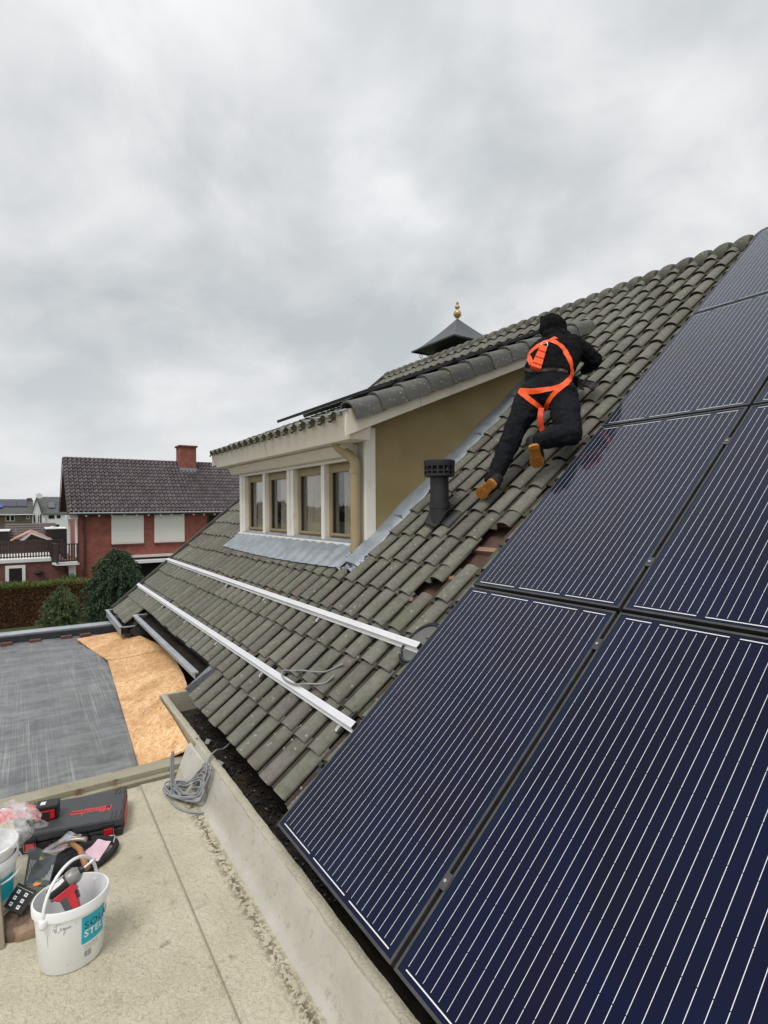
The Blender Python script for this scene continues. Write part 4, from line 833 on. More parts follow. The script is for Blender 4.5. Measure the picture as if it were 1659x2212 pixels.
wrap_text('SOLAR', 0.040, 17, 0.158, INK, 'sticker_text', spacing=1.1)
wrap_text('STELL', 0.038, 17, 0.124, LABW, 'sticker_text', spacing=1.05, bold=0.0008)
wrap_text('SOLAR STELL BV', 0.008, 18, 0.082, INKG, 'small_print'); wrap_text('Premium mounting', 0.008, 18, 0.071, INKG, 'small_print'); 
m_ = MB()
for i in range(16):
    d = 19+i*0.75
    if i in (3, 7, 8, 12): continue
    m_.grid(lambda a, b, d=d: bwrap(d+0.55*a, 0.040+0.024*b, 0.001), 1, 1)
m_.build('barcode', INKG, bk)
m_ = MB()   # handwriting on the bucket wall
def scr(pts, r_=0.0007): m_.tube(catmull([bwrap(d, z, 0.0006) for d, z in pts], 5), r_, 4)
scr([(-33, 0.188), (-30, 0.200), (-29, 0.180), (-27, 0.196)]); scr([(-31, 0.205), (-24, 0.213), (-18, 0.212)]); scr([(-26, 0.211), (-26.5, 0.187), (-23, 0.181), (-20, 0.189)])
scr([(-20, 0.189), (-18, 0.196), (-19.5, 0.199), (-19, 0.187), (-16, 0.190), (-15, 0.198), (-14.2, 0.187), (-13, 0.196), (-12, 0.187), (-10.6, 0.196), (-9.6, 0.188), (-8, 0.196), (-6.6, 0.189), (-5.6, 0.199), (-4.6, 0.191), (-2, 0.197)])
scr([(-14, 0.185), (-15.4, 0.166), (-14.6, 0.172), (-11.6, 0.183)]); scr([(3, 0.206), (4.4, 0.196)]); scr([(-43, 0.17), (-43.4, 0.12)], 0.0006); scr([(-12, 0.036), (-8, 0.041)], 0.0006)
m_.build('handwriting', INKG, bk)
fix(bk)
b2 = thing('bucket', (-0.60, -1.185, -0.3), 'white bucket cut off by the left edge of the photo, nested in another', 'bucket')
bucket(-0.60, -1.19, -0.2985, 0.135, 0.135, 0.245, b2); 
m_ = MB(); m_.tube([(-0.60+0.150*math.cos(t_*0.25), -1.19+0.150*math.sin(t_*0.25), -0.105-0.03*math.cos(t_*0.25-0.6)) for t_ in range(26)], 0.004, 8, caps=False); m_.build('handle', BUCKM, b2, smooth=True)
MB().grid(lambda a, b: (-0.60+0.1285*math.cos(0.4+0.7*a), -1.19+0.1285*math.sin(0.4+0.7*a), -0.23+0.10*b), 10, 2).build('cyan_sticker', CYAN, b2, smooth=True)
fix(b2)
b3 = thing('inner_bucket', (-0.60, -1.19, -0.17), 'white tub standing in the cut off bucket, holding a plastic bag', 'tub')
m_ = MB(); m_.lathe([(0.001, 0.0), (0.112, 0.0), (0.126, 0.145), (0.136, 0.147), (0.137, 0.163), (0.125, 0.165), (0.108, 0.012), (0.001, 0.010)], (-0.60, -1.19, -0.165), 48); m_.build('shell', BUCKM, b3, smooth=math.radians(35)); fix(b3)
bag = MB()
def bagf(a, b):
    t_ = a*6.28319; r_ = 0.03+0.135*b**0.6; w_ = 0.018*math.sin(t_*5+b*6)+0.012*math.sin(t_*11-b*9)
    x = -0.68+(r_+w_)*math.cos(t_)*1.0; y = -1.13+(r_+w_)*math.sin(t_)*1.05; return (x+0.03*(1-b), y, 0.115-0.125*b**1.3+0.014*math.sin(t_*7+b*13))
bag.grid(bagf, 56, 14); o = bag.build('plastic_bag', FILM, smooth=True); tag(o, 'crumpled clear plastic bag stuffed in the tub at the left edge', 'plastic bag')
o = MB().grid(lambda a, b: (-0.82+0.10*a, -1.14+0.16*b, 0.03+0.02*math.sin(a*5)+0.02*math.sin(b*4)), 6, 6).build('red_wrapper', M('red_print', (0.75, 0.08, 0.09), (0.8, 0.45, 0.45), 30, 0.5), smooth=True); tag(o, 'red printed wrapper showing through the plastic bag', 'wrapper')

# ------------------------------------------------------------------ DRILL IN THE BUCKET (impact driver)
dr = thing('impact_driver', (-0.075, -0.868, -0.2), 'red and black cordless impact driver lying in the bucket', 'drill')
# local frame: x along the spindle, y up out of the handle, z sideways
dR = Matrix.Identity(3); ex = Vector((-0.02, 0.88, 0.47)).normalized(); ey_ = Vector((-0.55, -0.38, 0.74)); ey_ = (ey_-ex*ey_.dot(ex)).normalized(); ez_ = ex.cross(ey_)
D0 = Vector((-0.095, -0.885, 0.000))
def DP(x, y, z=0): return D0+ex*x+ey_*y+ez_*z
def dlathe(prof, mat, name, seg=20):
    m_ = MB(); n = len(prof); vs = []
    for x, r_ in prof: vs += [DP(x, r_*math.cos(6.28319*k/seg), r_*math.sin(6.28319*k/seg)) for k in range(seg)]
    m_.add(vs, [(i*seg+k, i*seg+(k+1) % seg, (i+1)*seg+(k+1) % seg, (i+1)*seg+k) for i in range(n-1) for k in range(seg)]); return m_.build(name, mat, dr, smooth=math.radians(40))
dlathe([(-0.070, 0.001), (-0.070, 0.020), (-0.060, 0.029), (0.0, 0.031), (0.015, 0.030)], BLACKP, 'motor_housing')
dlathe([(0.010, 0.031), (0.016, 0.033), (0.042, 0.031), (0.058, 0.020), (0.060, 0.001)], M('gearbox_alloy', (0.33, 0.32, 0.29), None, rough=0.4, metal=0.6), 'gearbox')
dlathe([(0.056, 0.013), (0.062, 0.015), (0.074, 0.013), (0.076, 0.001)], BLACKM, 'collet'); dlathe([(0.074, 0.004), (0.100, 0.0045), (0.102, 0.007), (0.112, 0.007), (0.125, 0.002), (0.126, 0.0005)], STEEL, 'bit', 8)
m_ = MB(); m_.prism([DP(x, y, -0.021) for x, y in ((-0.066, -0.022), (0.022, -0.022), (0.026, -0.045), (0.012, -0.056), (0.010, -0.075), (-0.002, -0.125), (-0.040, -0.125), (-0.034, -0.060), (-0.052, -0.042))], ez_*0.042); m_.build('red_body', REDP, dr, bevel=0.004)
m_ = MB(); m_.prism([DP(x, y, -0.0225) for x, y in ((-0.045, -0.048), (-0.018, -0.044), (-0.020, -0.125), (-0.044, -0.125))], ez_*0.045); m_.prism([DP(x, y, -0.015) for x, y in ((-0.068, 0.0), (-0.02, 0.005), (-0.02, -0.026), (-0.07, -0.03))], ez_*0.034); m_.build('grip', GREYR, dr, bevel=0.003)
m_ = MB(); m_.prism([DP(x, y, -0.010) for x, y in ((0.010, -0.050), (0.022, -0.054), (0.016, -0.082), (0.004, -0.080))], ez_*0.020); m_.build('trigger', BLACKM, dr)
m_ = MB(); m_.prism([DP(x, y, -0.030) for x, y in ((-0.064, -0.124), (0.040, -0.124), (0.042, -0.165), (-0.066, -0.165))], ez_*0.06); m_.build('battery', BLACKP, dr, bevel=0.005)
m_ = MB(); m_.obox(DP(-0.028, 0.012, 0.0285), ex*0.030, ey_*0.009, ez_*0.0015); m_.obox(DP(-0.028, 0.0265, 0.012), ex*0.034, ey_*0.0015, ez_*0.009); m_.build('label_plate', LABW, dr)
fix(dr)

# ------------------------------------------------------------------ TOOL CASE
RC = math.radians(-12.0)
case = thing('tool_case', (-1.097, -0.783, -0.3), 'dark grey tool case with red latches and red brand lettering', 'tool case', rot=(0, 0, RC))
m_ = MB(); m_.box(-0.172, 0.172, -0.27, 0.26, 0.0, 0.050); m_.build('case_base', BLACKP, case, bevel=0.012)
m_ = MB(); m_.box(-0.172, 0.172, -0.27, 0.26, 0.053, 0.108); m_.build('case_lid', CASEM, case, bevel=0.014)
for y in (-0.22, 0.215):
    for x in (-0.15, 0.125):
        m_ = MB()
        for j in range(3): m_.box(x-0.028, x+0.040, y-0.022+j*0.022, y-0.014+j*0.022, 0.1075, 0.1125)
        m_.build('lid_rib', CASEM, case, bevel=0.002)
for y in (-0.19, 0.185):
    l = MB().box(0.172, 0.186, y-0.028, y+0.028, 0.022, 0.085).build('latch', BLACKP, case, bevel=0.003); MB().box(0.186, 0.194, y-0.022, y+0.022, 0.028, 0.062).build('latch_tab', REDP, l, bevel=0.002)
    MB().tube([(0.190, y-0.027, 0.062), (0.192, y-0.028, 0.024), (0.192, y+0.028, 0.024), (0.190, y+0.027, 0.062)], 0.0016, 6).build('latch_wire', STEEL, l)
MB().box(0.170, 0.180, -0.02, 0.005, 0.045, 0.10).build('handle_catch', BLACKP, case, bevel=0.003)
MB().tube([(0.174, -0.10, 0.045), (0.205, -0.095, 0.042), (0.205, 0.075, 0.042), (0.174, 0.08, 0.045)], 0.010, 8).build('handle', BLACKP, case, smooth=True)
MB().box(0.165, 0.178, 0.055, 0.085, 0.010, 0.035).build('red_pad', REDP, case); MB().box(-0.12, 0.12, 0.2605, 0.2645, 0.02, 0.09).build('red_end', REDP, case, bevel=0.002)
me = text_mesh('Milwaukee', 0.052, 0.30, 0.93, 0.0012); bm = bmesh.new(); bm.from_mesh(me)
for v in bm.verts:
    x, y = v.co.x, v.co.y; v.co = Vector((0.010+y*1.75, 0.195-x*1.02, 0.1087))
bm.normal_update()
bm.to_mesh(me); bm.free(); me.materials.append(M('red_print_logo', (0.65, 0.05, 0.05), None, rough=0.5)); o = bpy.data.objects.new('brand_lettering', me); COL.objects.link(o); o.parent = case
MB().add([(0.030, 0.17, 0.1087), (0.026, 0.02, 0.1087), (0.034, 0.03, 0.1087), (0.030, -0.06, 0.1087), (0.020, 0.04, 0.1087), (0.013, 0.03, 0.1087)][:6], [(0, 1, 2), (2, 3, 4, 1)]).build('brand_flash', MATS['red_print_logo'], case)
# site lamp / grinder head standing on the case
lt = thing('cordless_tool', (-1.10, -0.965, -0.19), 'red and black cordless tool with grey handle standing on the case', 'power tool', rot=(0, 0, RC))
m_ = MB(); m_.box(-0.045, 0.035, -0.012, 0.085, 0.004, 0.062); m_.build('red_housing', REDP, lt, bevel=0.008); m_ = MB(); m_.box(-0.048, 0.038, -0.015, 0.100, 0.062, 0.084); m_.build('battery', BLACKP, lt, bevel=0.006)
m_ = MB(); m_.box(-0.04, 0.025, 0.0855, 0.100, 0.006, 0.060); m_.build('black_face', BLACKP, lt, bevel=0.004); MB().box(0.0352, 0.038, 0.02, 0.06, 0.015, 0.05).build('vent_panel', BLACKP, lt)
m_ = MB(); m_.tube([(0.0, 0.0, 0.03), (0.03, -0.05, 0.028), (0.055, -0.10, 0.026)], [0.024, 0.023, 0.026], 14); m_.build('handle', GREYR, lt, smooth=True)
MB().box(-0.02, 0.015, 0.01, 0.035, 0.0845, 0.0855).build('white_label', LABW, lt)

# ------------------------------------------------------------------ TOOL BAG AND WHAT LIES IN IT
def blob(name, c, ex_, ey2, h, mat, root, seed, nu=40, nv=12, flat_=0.6):
    rs = np.random.RandomState(seed); ph_ = rs.uniform(0, 6.28, 8)
    def f(a, b):
        t_ = a*6.28319; q = b*math.pi*0.5; rr = math.sin(q)**0.55 if b > 0 else 0; w_ = 1+0.07*math.sin(3*t_+ph_[0])+0.05*math.sin(5*t_+ph_[1]+b*3)+0.03*math.sin(9*t_+b*6+ph_[2])
        z = h*math.cos(q)**flat_*(1+0.16*math.sin(2*t_+ph_[3])*b+0.08*math.sin(4*t_+ph_[4]+b*8)); p = Vector(c)+Vector(ex_)*rr*w_*math.cos(t_)+Vector(ey2)*rr*w_*math.sin(t_); p.z = c[2]+max(z, 0.0); return p
    return MB().grid(f, nu, nv).build(name, mat, root, smooth=True)
tb = thing('tool_bag', (-0.80, -0.80, -0.3), 'open black canvas tool bag lying in front of the case', 'tool bag')
blob('bag_body', (-0.765, -0.82, -0.299), (0.07, 0.06, 0), (-0.085, 0.165, 0), 0.045, CANV, tb, 3)
m_ = MB(); m_.tube(catmull([(-0.87, -0.72, -0.265), (-0.80, -0.625, -0.27), (-0.72, -0.63, -0.275), (-0.645, -0.71, -0.28), (-0.62, -0.80, -0.28), (-0.70, -0.88, -0.27)], 6), 0.017, 8); m_.build('bag_rim', CANV, tb, smooth=True)
m_ = MB(); m_.tube(catmull([(-0.80, -0.64, -0.25), (-0.77, -0.62, -0.23), (-0.74, -0.63, -0.25)], 5), 0.003, 6); m_.build('zip_ring', STEEL, tb)
fix(tb)
hm = thing('hammer', (-0.72, -0.81, -0.2), 'claw hammer with a wooden handle lying on the black tool bag', 'hammer')
m_ = MB(); m_.tube([(-0.81, -0.83, -0.215), (-0.72, -0.79, -0.222), (-0.58, -0.77, -0.25)], [0.012, 0.014, 0.017], 10); m_.build('handle', WOODH, hm, smooth=True)
m_ = MB(); m_.tube(catmull([(-0.765, -0.755, -0.205), (-0.79, -0.81, -0.198), (-0.815, -0.87, -0.21), (-0.825, -0.925, -0.235)], 4), [0.014, 0.014, 0.013, 0.012, 0.012, 0.012, 0.011, 0.010, 0.009, 0.008, 0.006, 0.004, 0.003], 8); m_.build('head', M('hammer_steel', (0.33, 0.29, 0.23), (0.42, 0.38, 0.3), 30, 0.45, metal=0.6), hm, smooth=True); fix(hm)
def sheet(name, quad, mat, lab, cat, th=0.002, wav=0.004, nu=10, nv=10, extra=None):
    q = [Vector(p) for p in quad]
    def f(a, b):
        p = (q[0]*(1-a)+q[1]*a)*(1-b)+(q[3]*(1-a)+q[2]*a)*b; p.z += wav*math.sin(a*7+b*3)*math.sin(b*5+1); return p
    m_ = MB().grid(f, nu, nv); return m_
m_ = sheet('', [(-0.70, -0.785, -0.245), (-0.80, -0.70, -0.240), (-0.76, -0.64, -0.250), (-0.63, -0.715, -0.262)], PINK, '', ''); o = m_.build('pink_paper', PINK, smooth=True); tag(o, 'pink paper bag poking out of the black tool bag', 'paper bag')
m_ = sheet('', [(-0.82, -0.97, -0.235), (-0.92, -0.83, -0.215), (-0.86, -0.77, -0.22), (-0.78, -0.86, -0.23)], FILM, '', '', wav=0.006); o = m_.build('plastic_pouch', FILM, smooth=True); tag(o, 'clear zip pouch of coloured parts lying on the tool bag', 'pouch')
m_ = sheet('', [(-0.82, -0.94, -0.242), (-0.91, -0.84, -0.222), (-0.865, -0.79, -0.227), (-0.80, -0.86, -0.238)], PINK, '', '', wav=0.004); o = m_.build('coloured_leaflet', M('leaflet_print', (0.15, 0.3, 0.5), (0.85, 0.35, 0.4), 26, 0.5), smooth=True); tag(o, 'blue and red leaflet inside the clear pouch on the tool bag', 'leaflet')
# blister pack and black card with white squares
bp_ = thing('blister_pack', (-0.62, -0.98, -0.22), 'black blister pack with yellow and white print behind the bucket', 'blister pack')
q = [Vector(p) for p in ((-0.545, -1.035, -0.215), (-0.47, -0.935, -0.215), (-0.63, -0.895, -0.17), (-0.78, -1.01, -0.17))]
def qp(q, a, b, o_=0.0): return (q[0]*(1-a)+q[1]*a)*(1-b)+(q[3]*(1-a)+q[2]*a)*b+Vector((0.1, 0, 1))*o_
MB().add([qp(q, *p, -0.002) for p in ((0, 0), (1, 0), (1, 1), (0, 1))]+[qp(q, *p) for p in ((0, 0), (1, 0), (1, 1), (0, 1))], [(0, 3, 2, 1), (4, 5, 6, 7), (0, 1, 5, 4), (1, 2, 6, 5), (2, 3, 7, 6), (3, 0, 4, 7)]).build('card', BLACKP, bp_)
MB().grid(lambda a, b: qp(q, 0.42+0.30*a, 0.08+0.80*b, 0.001), 2, 2).build('yellow_print', M('yellow_print', (0.04, 0.07, 0.02), (0.62, 0.56, 0.15), 45, 0.4, lo=0.45, hi=0.6), bp_)
m_ = MB()
for j in range(5): m_.grid(lambda a, b, j=j: qp(q, 0.10+0.05*j+0.014*a, 0.12+0.58*b, 0.001), 1, 1)
for j in range(5): m_.grid(lambda a, b, j=j: qp(q, 0.76+0.045*j+0.012*a, 0.18+0.50*b, 0.001), 1, 1)
m_.build('white_print', LABW, bp_)
MB().lathe([(0.001, 0.002), (0.017, 0.002)], qp(q, 0.52, 0.05, 0.001), 20).build('orange_dot', M('orange_print', (0.9, 0.25, 0.03), None, rough=0.4), bp_)
MB().grid(lambda a, b: qp(q, -0.12+1.1*a, -0.05+1.1*b, 0.008+0.004*math.sin(a*9)), 12, 12).build('blister', FILM2, bp_, smooth=True); fix(bp_)
cd = thing('printed_card', (-0.45, -1.05, -0.24), 'black card with six small white squares left of the bucket', 'card')
q2 = [Vector(p) for p in ((-0.345, -1.045, -0.225), (-0.45, -0.985, -0.205), (-0.565, -1.055, -0.205), (-0.45, -1.11, -0.225))]
MB().add([qp(q2, *p, -0.004) for p in ((0, 0), (1, 0), (1, 1), (0, 1))]+[qp(q2, *p) for p in ((0, 0), (1, 0), (1, 1), (0, 1))], [(0, 3, 2, 1), (4, 5, 6, 7), (0, 1, 5, 4), (1, 2, 6, 5), (2, 3, 7, 6), (3, 0, 4, 7)]).build('card', BLACKP, cd)
for (a, b) in ((0.10, 0.25), (0.36, 0.25), (0.62, 0.25), (0.10, 0.66), (0.36, 0.66), (0.62, 0.66)):
    MB().grid(lambda s, t, a=a, b=b: qp(q2, a+0.15*s, b+0.15*t, 0.0012), 1, 1).build('white_square', LABW, cd); MB().grid(lambda s, t, a=a, b=b: qp(q2, a+0.045+0.06*s, b+0.045+0.06*t, 0.002), 1, 1).build('icon', INK, cd)
MB().grid(lambda s, t: qp(q2, 0.86+0.012*s, 0.06+0.88*t, 0.0012), 1, 1).build('white_line', LABW, cd); fix(cd)
pc = thing('leather_pouch', (-0.40, -1.04, -0.3), 'brown leather pouch on the flat roof left of the bucket', 'pouch')
blob('pouch_body', (-0.385, -1.05, -0.299), (0.08, 0.05, 0), (-0.05, 0.075, 0), 0.05, LEATH, pc, 9); blob('pouch_flap', (-0.325, -1.02, -0.299), (0.05, 0.05, 0), (-0.03, 0.05, 0), 0.045, M('tan_leather', (0.30, 0.21, 0.14), (0.17, 0.09, 0.06), 12, 0.6), pc, 12); fix(pc)
o = MB().hexa([(-0.32, -1.16, -0.3), (-0.27, -1.16, -0.3), (-0.27, -1.10, -0.3), (-0.32, -1.10, -0.3), (-0.50, -1.20, -0.08), (-0.44, -1.20, -0.08), (-0.44, -1.125, -0.08), (-0.50, -1.125, -0.08)]).build('wooden_board', M('weathered_board', (0.24, 0.19, 0.13), (0.3, 0.25, 0.18), 10, 0.8), None, bevel=0.004); tag(o, 'short weathered board leaning at the left edge of the photo', 'board')

# ------------------------------------------------------------------ THE WORKER
J = {k: Vector(v) for k, v in dict(Lball=(-0.628, 1.975, 1.659), Lank=(-0.600, 2.085, 1.800), Lknee=(-0.584, 2.269, 2.136), Lhip=(-0.537, 2.472, 2.450), Rhip=(-0.385, 2.576, 2.434), Rknee=(-0.180, 2.447, 2.101), Rank=(-0.205, 2.165, 2.035),
    pel=(-0.471, 2.537, 2.509), waist=(-0.501, 2.585, 2.649), chest=(-0.550, 2.731, 2.836), neck=(-0.635, 2.860, 2.995), head=(-0.696, 2.896, 3.104), hood=(-0.740, 2.885, 3.184), Rsh=(-0.499, 2.884, 2.931), Relb=(-0.368, 3.009, 2.776),
    Rhand=(-0.526, 3.096, 2.729), Lsh=(-0.736, 2.814, 2.954), Lelb=(-0.869, 2.902, 2.812), Lhand=(-0.529, 3.053, 2.604)).items()}
person = thing('person', (-0.5, 2.4, 1.85), 'worker in black hooded clothes and orange harness kneeling on the tiles', 'person')
def cone_hull(bm, a, ra, b, rb):
    b2_ = bmesh.new(); bmesh.ops.create_icosphere(b2_, subdivisions=2, radius=ra, matrix=Matrix.Translation(a)); bmesh.ops.create_icosphere(b2_, subdivisions=2, radius=rb, matrix=Matrix.Translation(b))
    r = bmesh.ops.convex_hull(b2_, input=b2_.verts[:]); dele = [g_ for g_ in r['geom_interior'] if isinstance(g_, bmesh.types.BMVert)]; bmesh.ops.delete(b2_, geom=dele, context='VERTS')
    tm = bpy.data.meshes.new('t'); b2_.to_mesh(tm); b2_.free(); bm.from_mesh(tm); bpy.data.meshes.remove(tm)
def ellips(bm, c, axes):
    m4 = Matrix(((axes[0].x, axes[1].x, axes[2].x, c.x), (axes[0].y, axes[1].y, axes[2].y, c.y), (axes[0].z, axes[1].z, axes[2].z, c.z), (0, 0, 0, 1)))
    bmesh.ops.create_icosphere(bm, subdivisions=3, radius=1.0, matrix=m4)
def organic(name, prims, mat, voxel=0.012, smooth=5, fold=0.0, fscale=0.09, parent=None):
    bm = bmesh.new()
    for p in prims:
        if p[0] == 'c': cone_hull(bm, Vector(p[1]), p[2], Vector(p[3]), p[4])
        else: ellips(bm, Vector(p[1]), [Vector(v) for v in p[2]])
    me = bpy.data.meshes.new(name); bm.to_mesh(me); bm.free(); o = bpy.data.objects.new(name, me); COL.objects.link(o)
    r = o.modifiers.new('r', 'REMESH'); r.mode = 'VOXEL'; r.voxel_size = voxel; s_ = o.modifiers.new('s', 'SMOOTH'); s_.factor = 0.6; s_.iterations = smooth
    if fold:
        tx = bpy.data.textures.new('folds', 'CLOUDS'); tx.noise_scale = fscale; tx.noise_depth = 2; d = o.modifiers.new('d', 'DISPLACE'); d.texture = tx; d.strength = fold; d.mid_level = 0.5; d.texture_coords = 'GLOBAL'
    dg = bpy.context.evaluated_depsgraph_get(); me2 = bpy.data.meshes.new_from_object(o.evaluated_get(dg)); o.modifiers.clear(); o.data = me2; bpy.data.meshes.remove(me)
    me2.name = name; me2.materials.clear(); me2.materials.append(mat); me2.polygons.foreach_set('use_smooth', [True]*len(me2.polygons)); o.parent = parent; return o
spine = (J['neck']-J['pel']).normalized(); lat = (J['Rsh']-J['Lsh']); lat = (lat-spine*lat.dot(spine)).normalized()
view = (J['chest']-CAM).normalized(); lat = view.cross(spine).normalized(); back = spine.cross(lat).normalized()
if back.dot(-view) < 0: back = -back
def L_(k, dx=0.0, db=0.0, ds=0.0): return J[k]+lat*dx+back*db+spine*ds
# the body itself, one continuous figure under the clothes
hd = (J['head']-J['neck']).normalized()
face = -back
body_pr = [('c', J['Lank'], 0.040, J['Lknee'], 0.055), ('c', J['Lknee'], 0.058, J['Lhip'], 0.082), 
           ('c', J['Rank'], 0.040, J['Rknee'], 0.055), ('c', J['Rknee'], 0.058, J['Rhip'], 0.082), ('c', J['Lhip'], 0.08, J['Rhip'], 0.08), ('c', J['pel'], 0.07, J['waist'], 0.07), ('c', J['waist'], 0.07, J['chest'], 0.09),
           ('c', L_('chest', 0.05), 0.10, J['Rsh'], 0.06), ('c', L_('chest', -0.05), 0.10, J['Lsh'], 0.06), ('c', J['chest'], 0.08, J['neck'], 0.055), ('c', J['neck'], 0.052, J['head'], 0.055), ('e', J['head']+face*0.01, (lat*0.074, face*0.092, hd*0.112)),
           ('c', J['head']+face*0.098-hd*0.01, 0.010, J['head']+face*0.102-hd*0.03, 0.014), ('c', J['head']+face*0.085-hd*0.055-lat*0.018, 0.008, J['head']+face*0.085-hd*0.055+lat*0.018, 0.008),
           ('e', J['head']+lat*0.074, (lat*0.010, face*0.016, hd*0.028)), ('e', J['head']-lat*0.074, (lat*0.010, face*0.016, hd*0.028)), ('e', J['head']+face*0.088+hd*0.012+lat*0.03, (lat*0.013, face*0.009, hd*0.009)), ('e', J['head']+face*0.088+hd*0.012-lat*0.03, (lat*0.013, face*0.009, hd*0.009)),
           ('c', J['Rsh'], 0.048, J['Relb'], 0.040), ('c', J['Relb'], 0.040, J['Rhand'], 0.028), ('c', J['Lsh'], 0.048, J['Lelb'], 0.040), ('c', J['Lelb'], 0.040, J['Lhand'], 0.028)]
organic('body', body_pr, SKIN, 0.009, 3, parent=person)
# trousers
TP = [('c', L_('Lhip', -0.035, 0.0), 0.112, L_('Rhip', 0.045, 0.0), 0.112), ('c', J['pel']+lat*0.085+spine*0.02, 0.100, L_('waist', 0.095, -0.01), 0.098), ('c', J['pel']-lat*0.075+spine*0.02, 0.100, L_('waist', -0.085, -0.01), 0.098),
      ('c', J['pel']+spine*0.02, 0.115, L_('waist', 0.0, 0.0), 0.108),
      ('e', L_('Lhip', -0.01, 0.055, 0.0), (lat*0.105, back*0.085, spine*0.105)), ('e', L_('Rhip', 0.02, 0.055, 0.0), (lat*0.105, back*0.085, spine*0.105)),
      ('c', L_('Lhip', -0.025, 0.0), 0.122, J['Lknee'], 0.088), ('c', J['Lknee'], 0.088, J['Lank']*0.75+J['Lknee']*0.25, 0.074), ('c', J['Lank']*0.75+J['Lknee']*0.25, 0.072, J['Lank']*1.10-J['Lknee']*0.10, 0.062),
      ('c', L_('Rhip', 0.03, 0.0), 0.126, J['Rknee'], 0.098), ('c', J['Rknee'], 0.094, J['Rank']*0.7+J['Rknee']*0.3, 0.080), ('c', J['Rank']*0.7+J['Rknee']*0.3, 0.078, J['Rank']*1.12-J['Rknee']*0.12, 0.060),
      ('c', L_('Rhip', 0.13, 0.0, -0.04), 0.035, L_('Rhip', 0.125, 0.0, -0.17), 0.042), ('c', L_('Lhip', -0.125, 0.0, -0.04), 0.034, L_('Lhip', -0.12, 0.0, -0.15), 0.036)]
trou = organic('trousers', TP, TROUS, 0.0080, 3, 0.036, 0.11, parent=person)
HP_ = [('c', L_('waist', -0.105, -0.005, 0.02), 0.098, L_('waist', 0.115, -0.005, 0.02), 0.098), ('c', L_('waist', -0.09, 0.0, 0.03), 0.105, L_('chest', -0.10, 0.0), 0.112), ('c', L_('waist', 0.10, 0.0, 0.03), 0.105, L_('chest', 0.11, 0.0), 0.112),
       ('c', L_('chest', -0.08), 0.115, J['Lsh'], 0.078), ('c', L_('chest', 0.09), 0.115, J['Rsh'], 0.084), ('c', J['Lsh'], 0.080, J['Rsh'], 0.084), ('c', L_('chest', 0, 0.0, 0.03), 0.12, J['neck'], 0.085), ('c', L_('waist', 0, 0.01), 0.11, L_('chest', 0, 0.02), 0.125),
       ('c', J['Rsh'], 0.082, J['Relb'], 0.068), ('c', J['Relb'], 0.068, J['Rhand']*0.85+J['Relb']*0.15, 0.046), ('c', J['Lsh'], 0.078, J['Lelb'], 0.064), ('c', J['Lelb'], 0.062, J['Lhand']*0.9+J['Lelb']*0.1, 0.044),
       ('c', J['neck'], 0.088, J['head'], 0.112), ('e', J['head']+hd*0.012+back*0.01, (lat*0.106, back*0.118, hd*0.128)), ('c', J['head']+hd*0.02-lat*0.03, 0.095, J['hood']-lat*0.055+hd*0.040, 0.020), ('c', J['neck']+lat*0.05+back*0.03, 0.07, J['neck']-lat*0.06+back*0.03, 0.065)]
hood = organic('hooded_sweater', HP_, HOODY, 0.0080, 3, 0.040, 0.12, parent=person)
# thigh panels slightly lighter
# gloves with five fingers each
def glove(name, wrist, fwd, nrm, mat, side):
    fwd = fwd.normalized(); nrm = (nrm-fwd*nrm.dot(fwd)).normalized(); sd = fwd.cross(nrm)*side; pr = [('c', wrist-fwd*0.03, 0.036, wrist, 0.036), ('e', wrist+fwd*0.05, (sd*0.046, nrm*0.021, fwd*0.060))]
    for i, (o_, l) in enumerate(((-0.032, 0.062), (-0.011, 0.074), (0.011, 0.070), (0.031, 0.056))):
        a = wrist+fwd*0.085+sd*o_; b = a+fwd*l*0.55-nrm*0.006; c = b+fwd*l*0.38-nrm*l*0.35; pr += [('c', a, 0.0115, b, 0.0105), ('c', b, 0.0105, c, 0.0090)]
    a = wrist+fwd*0.03-sd*0.036; b = a-sd*0.030+fwd*0.032; c = b+fwd*0.030-nrm*0.012; pr += [('c', a, 0.0135, b, 0.012), ('c', b, 0.012, c, 0.010)]
    return organic(name, pr, mat, 0.0045, 2, parent=person)
glove('glove', J['Rhand'], (VR*0.4-UR*0.8-NR*0.25), NR, TEAL, 1); glove('glove', J['Lhand']+NR*0.02, (UR*0.9-VR*0.25-NR*0.1), NR, BLACKP, -1)
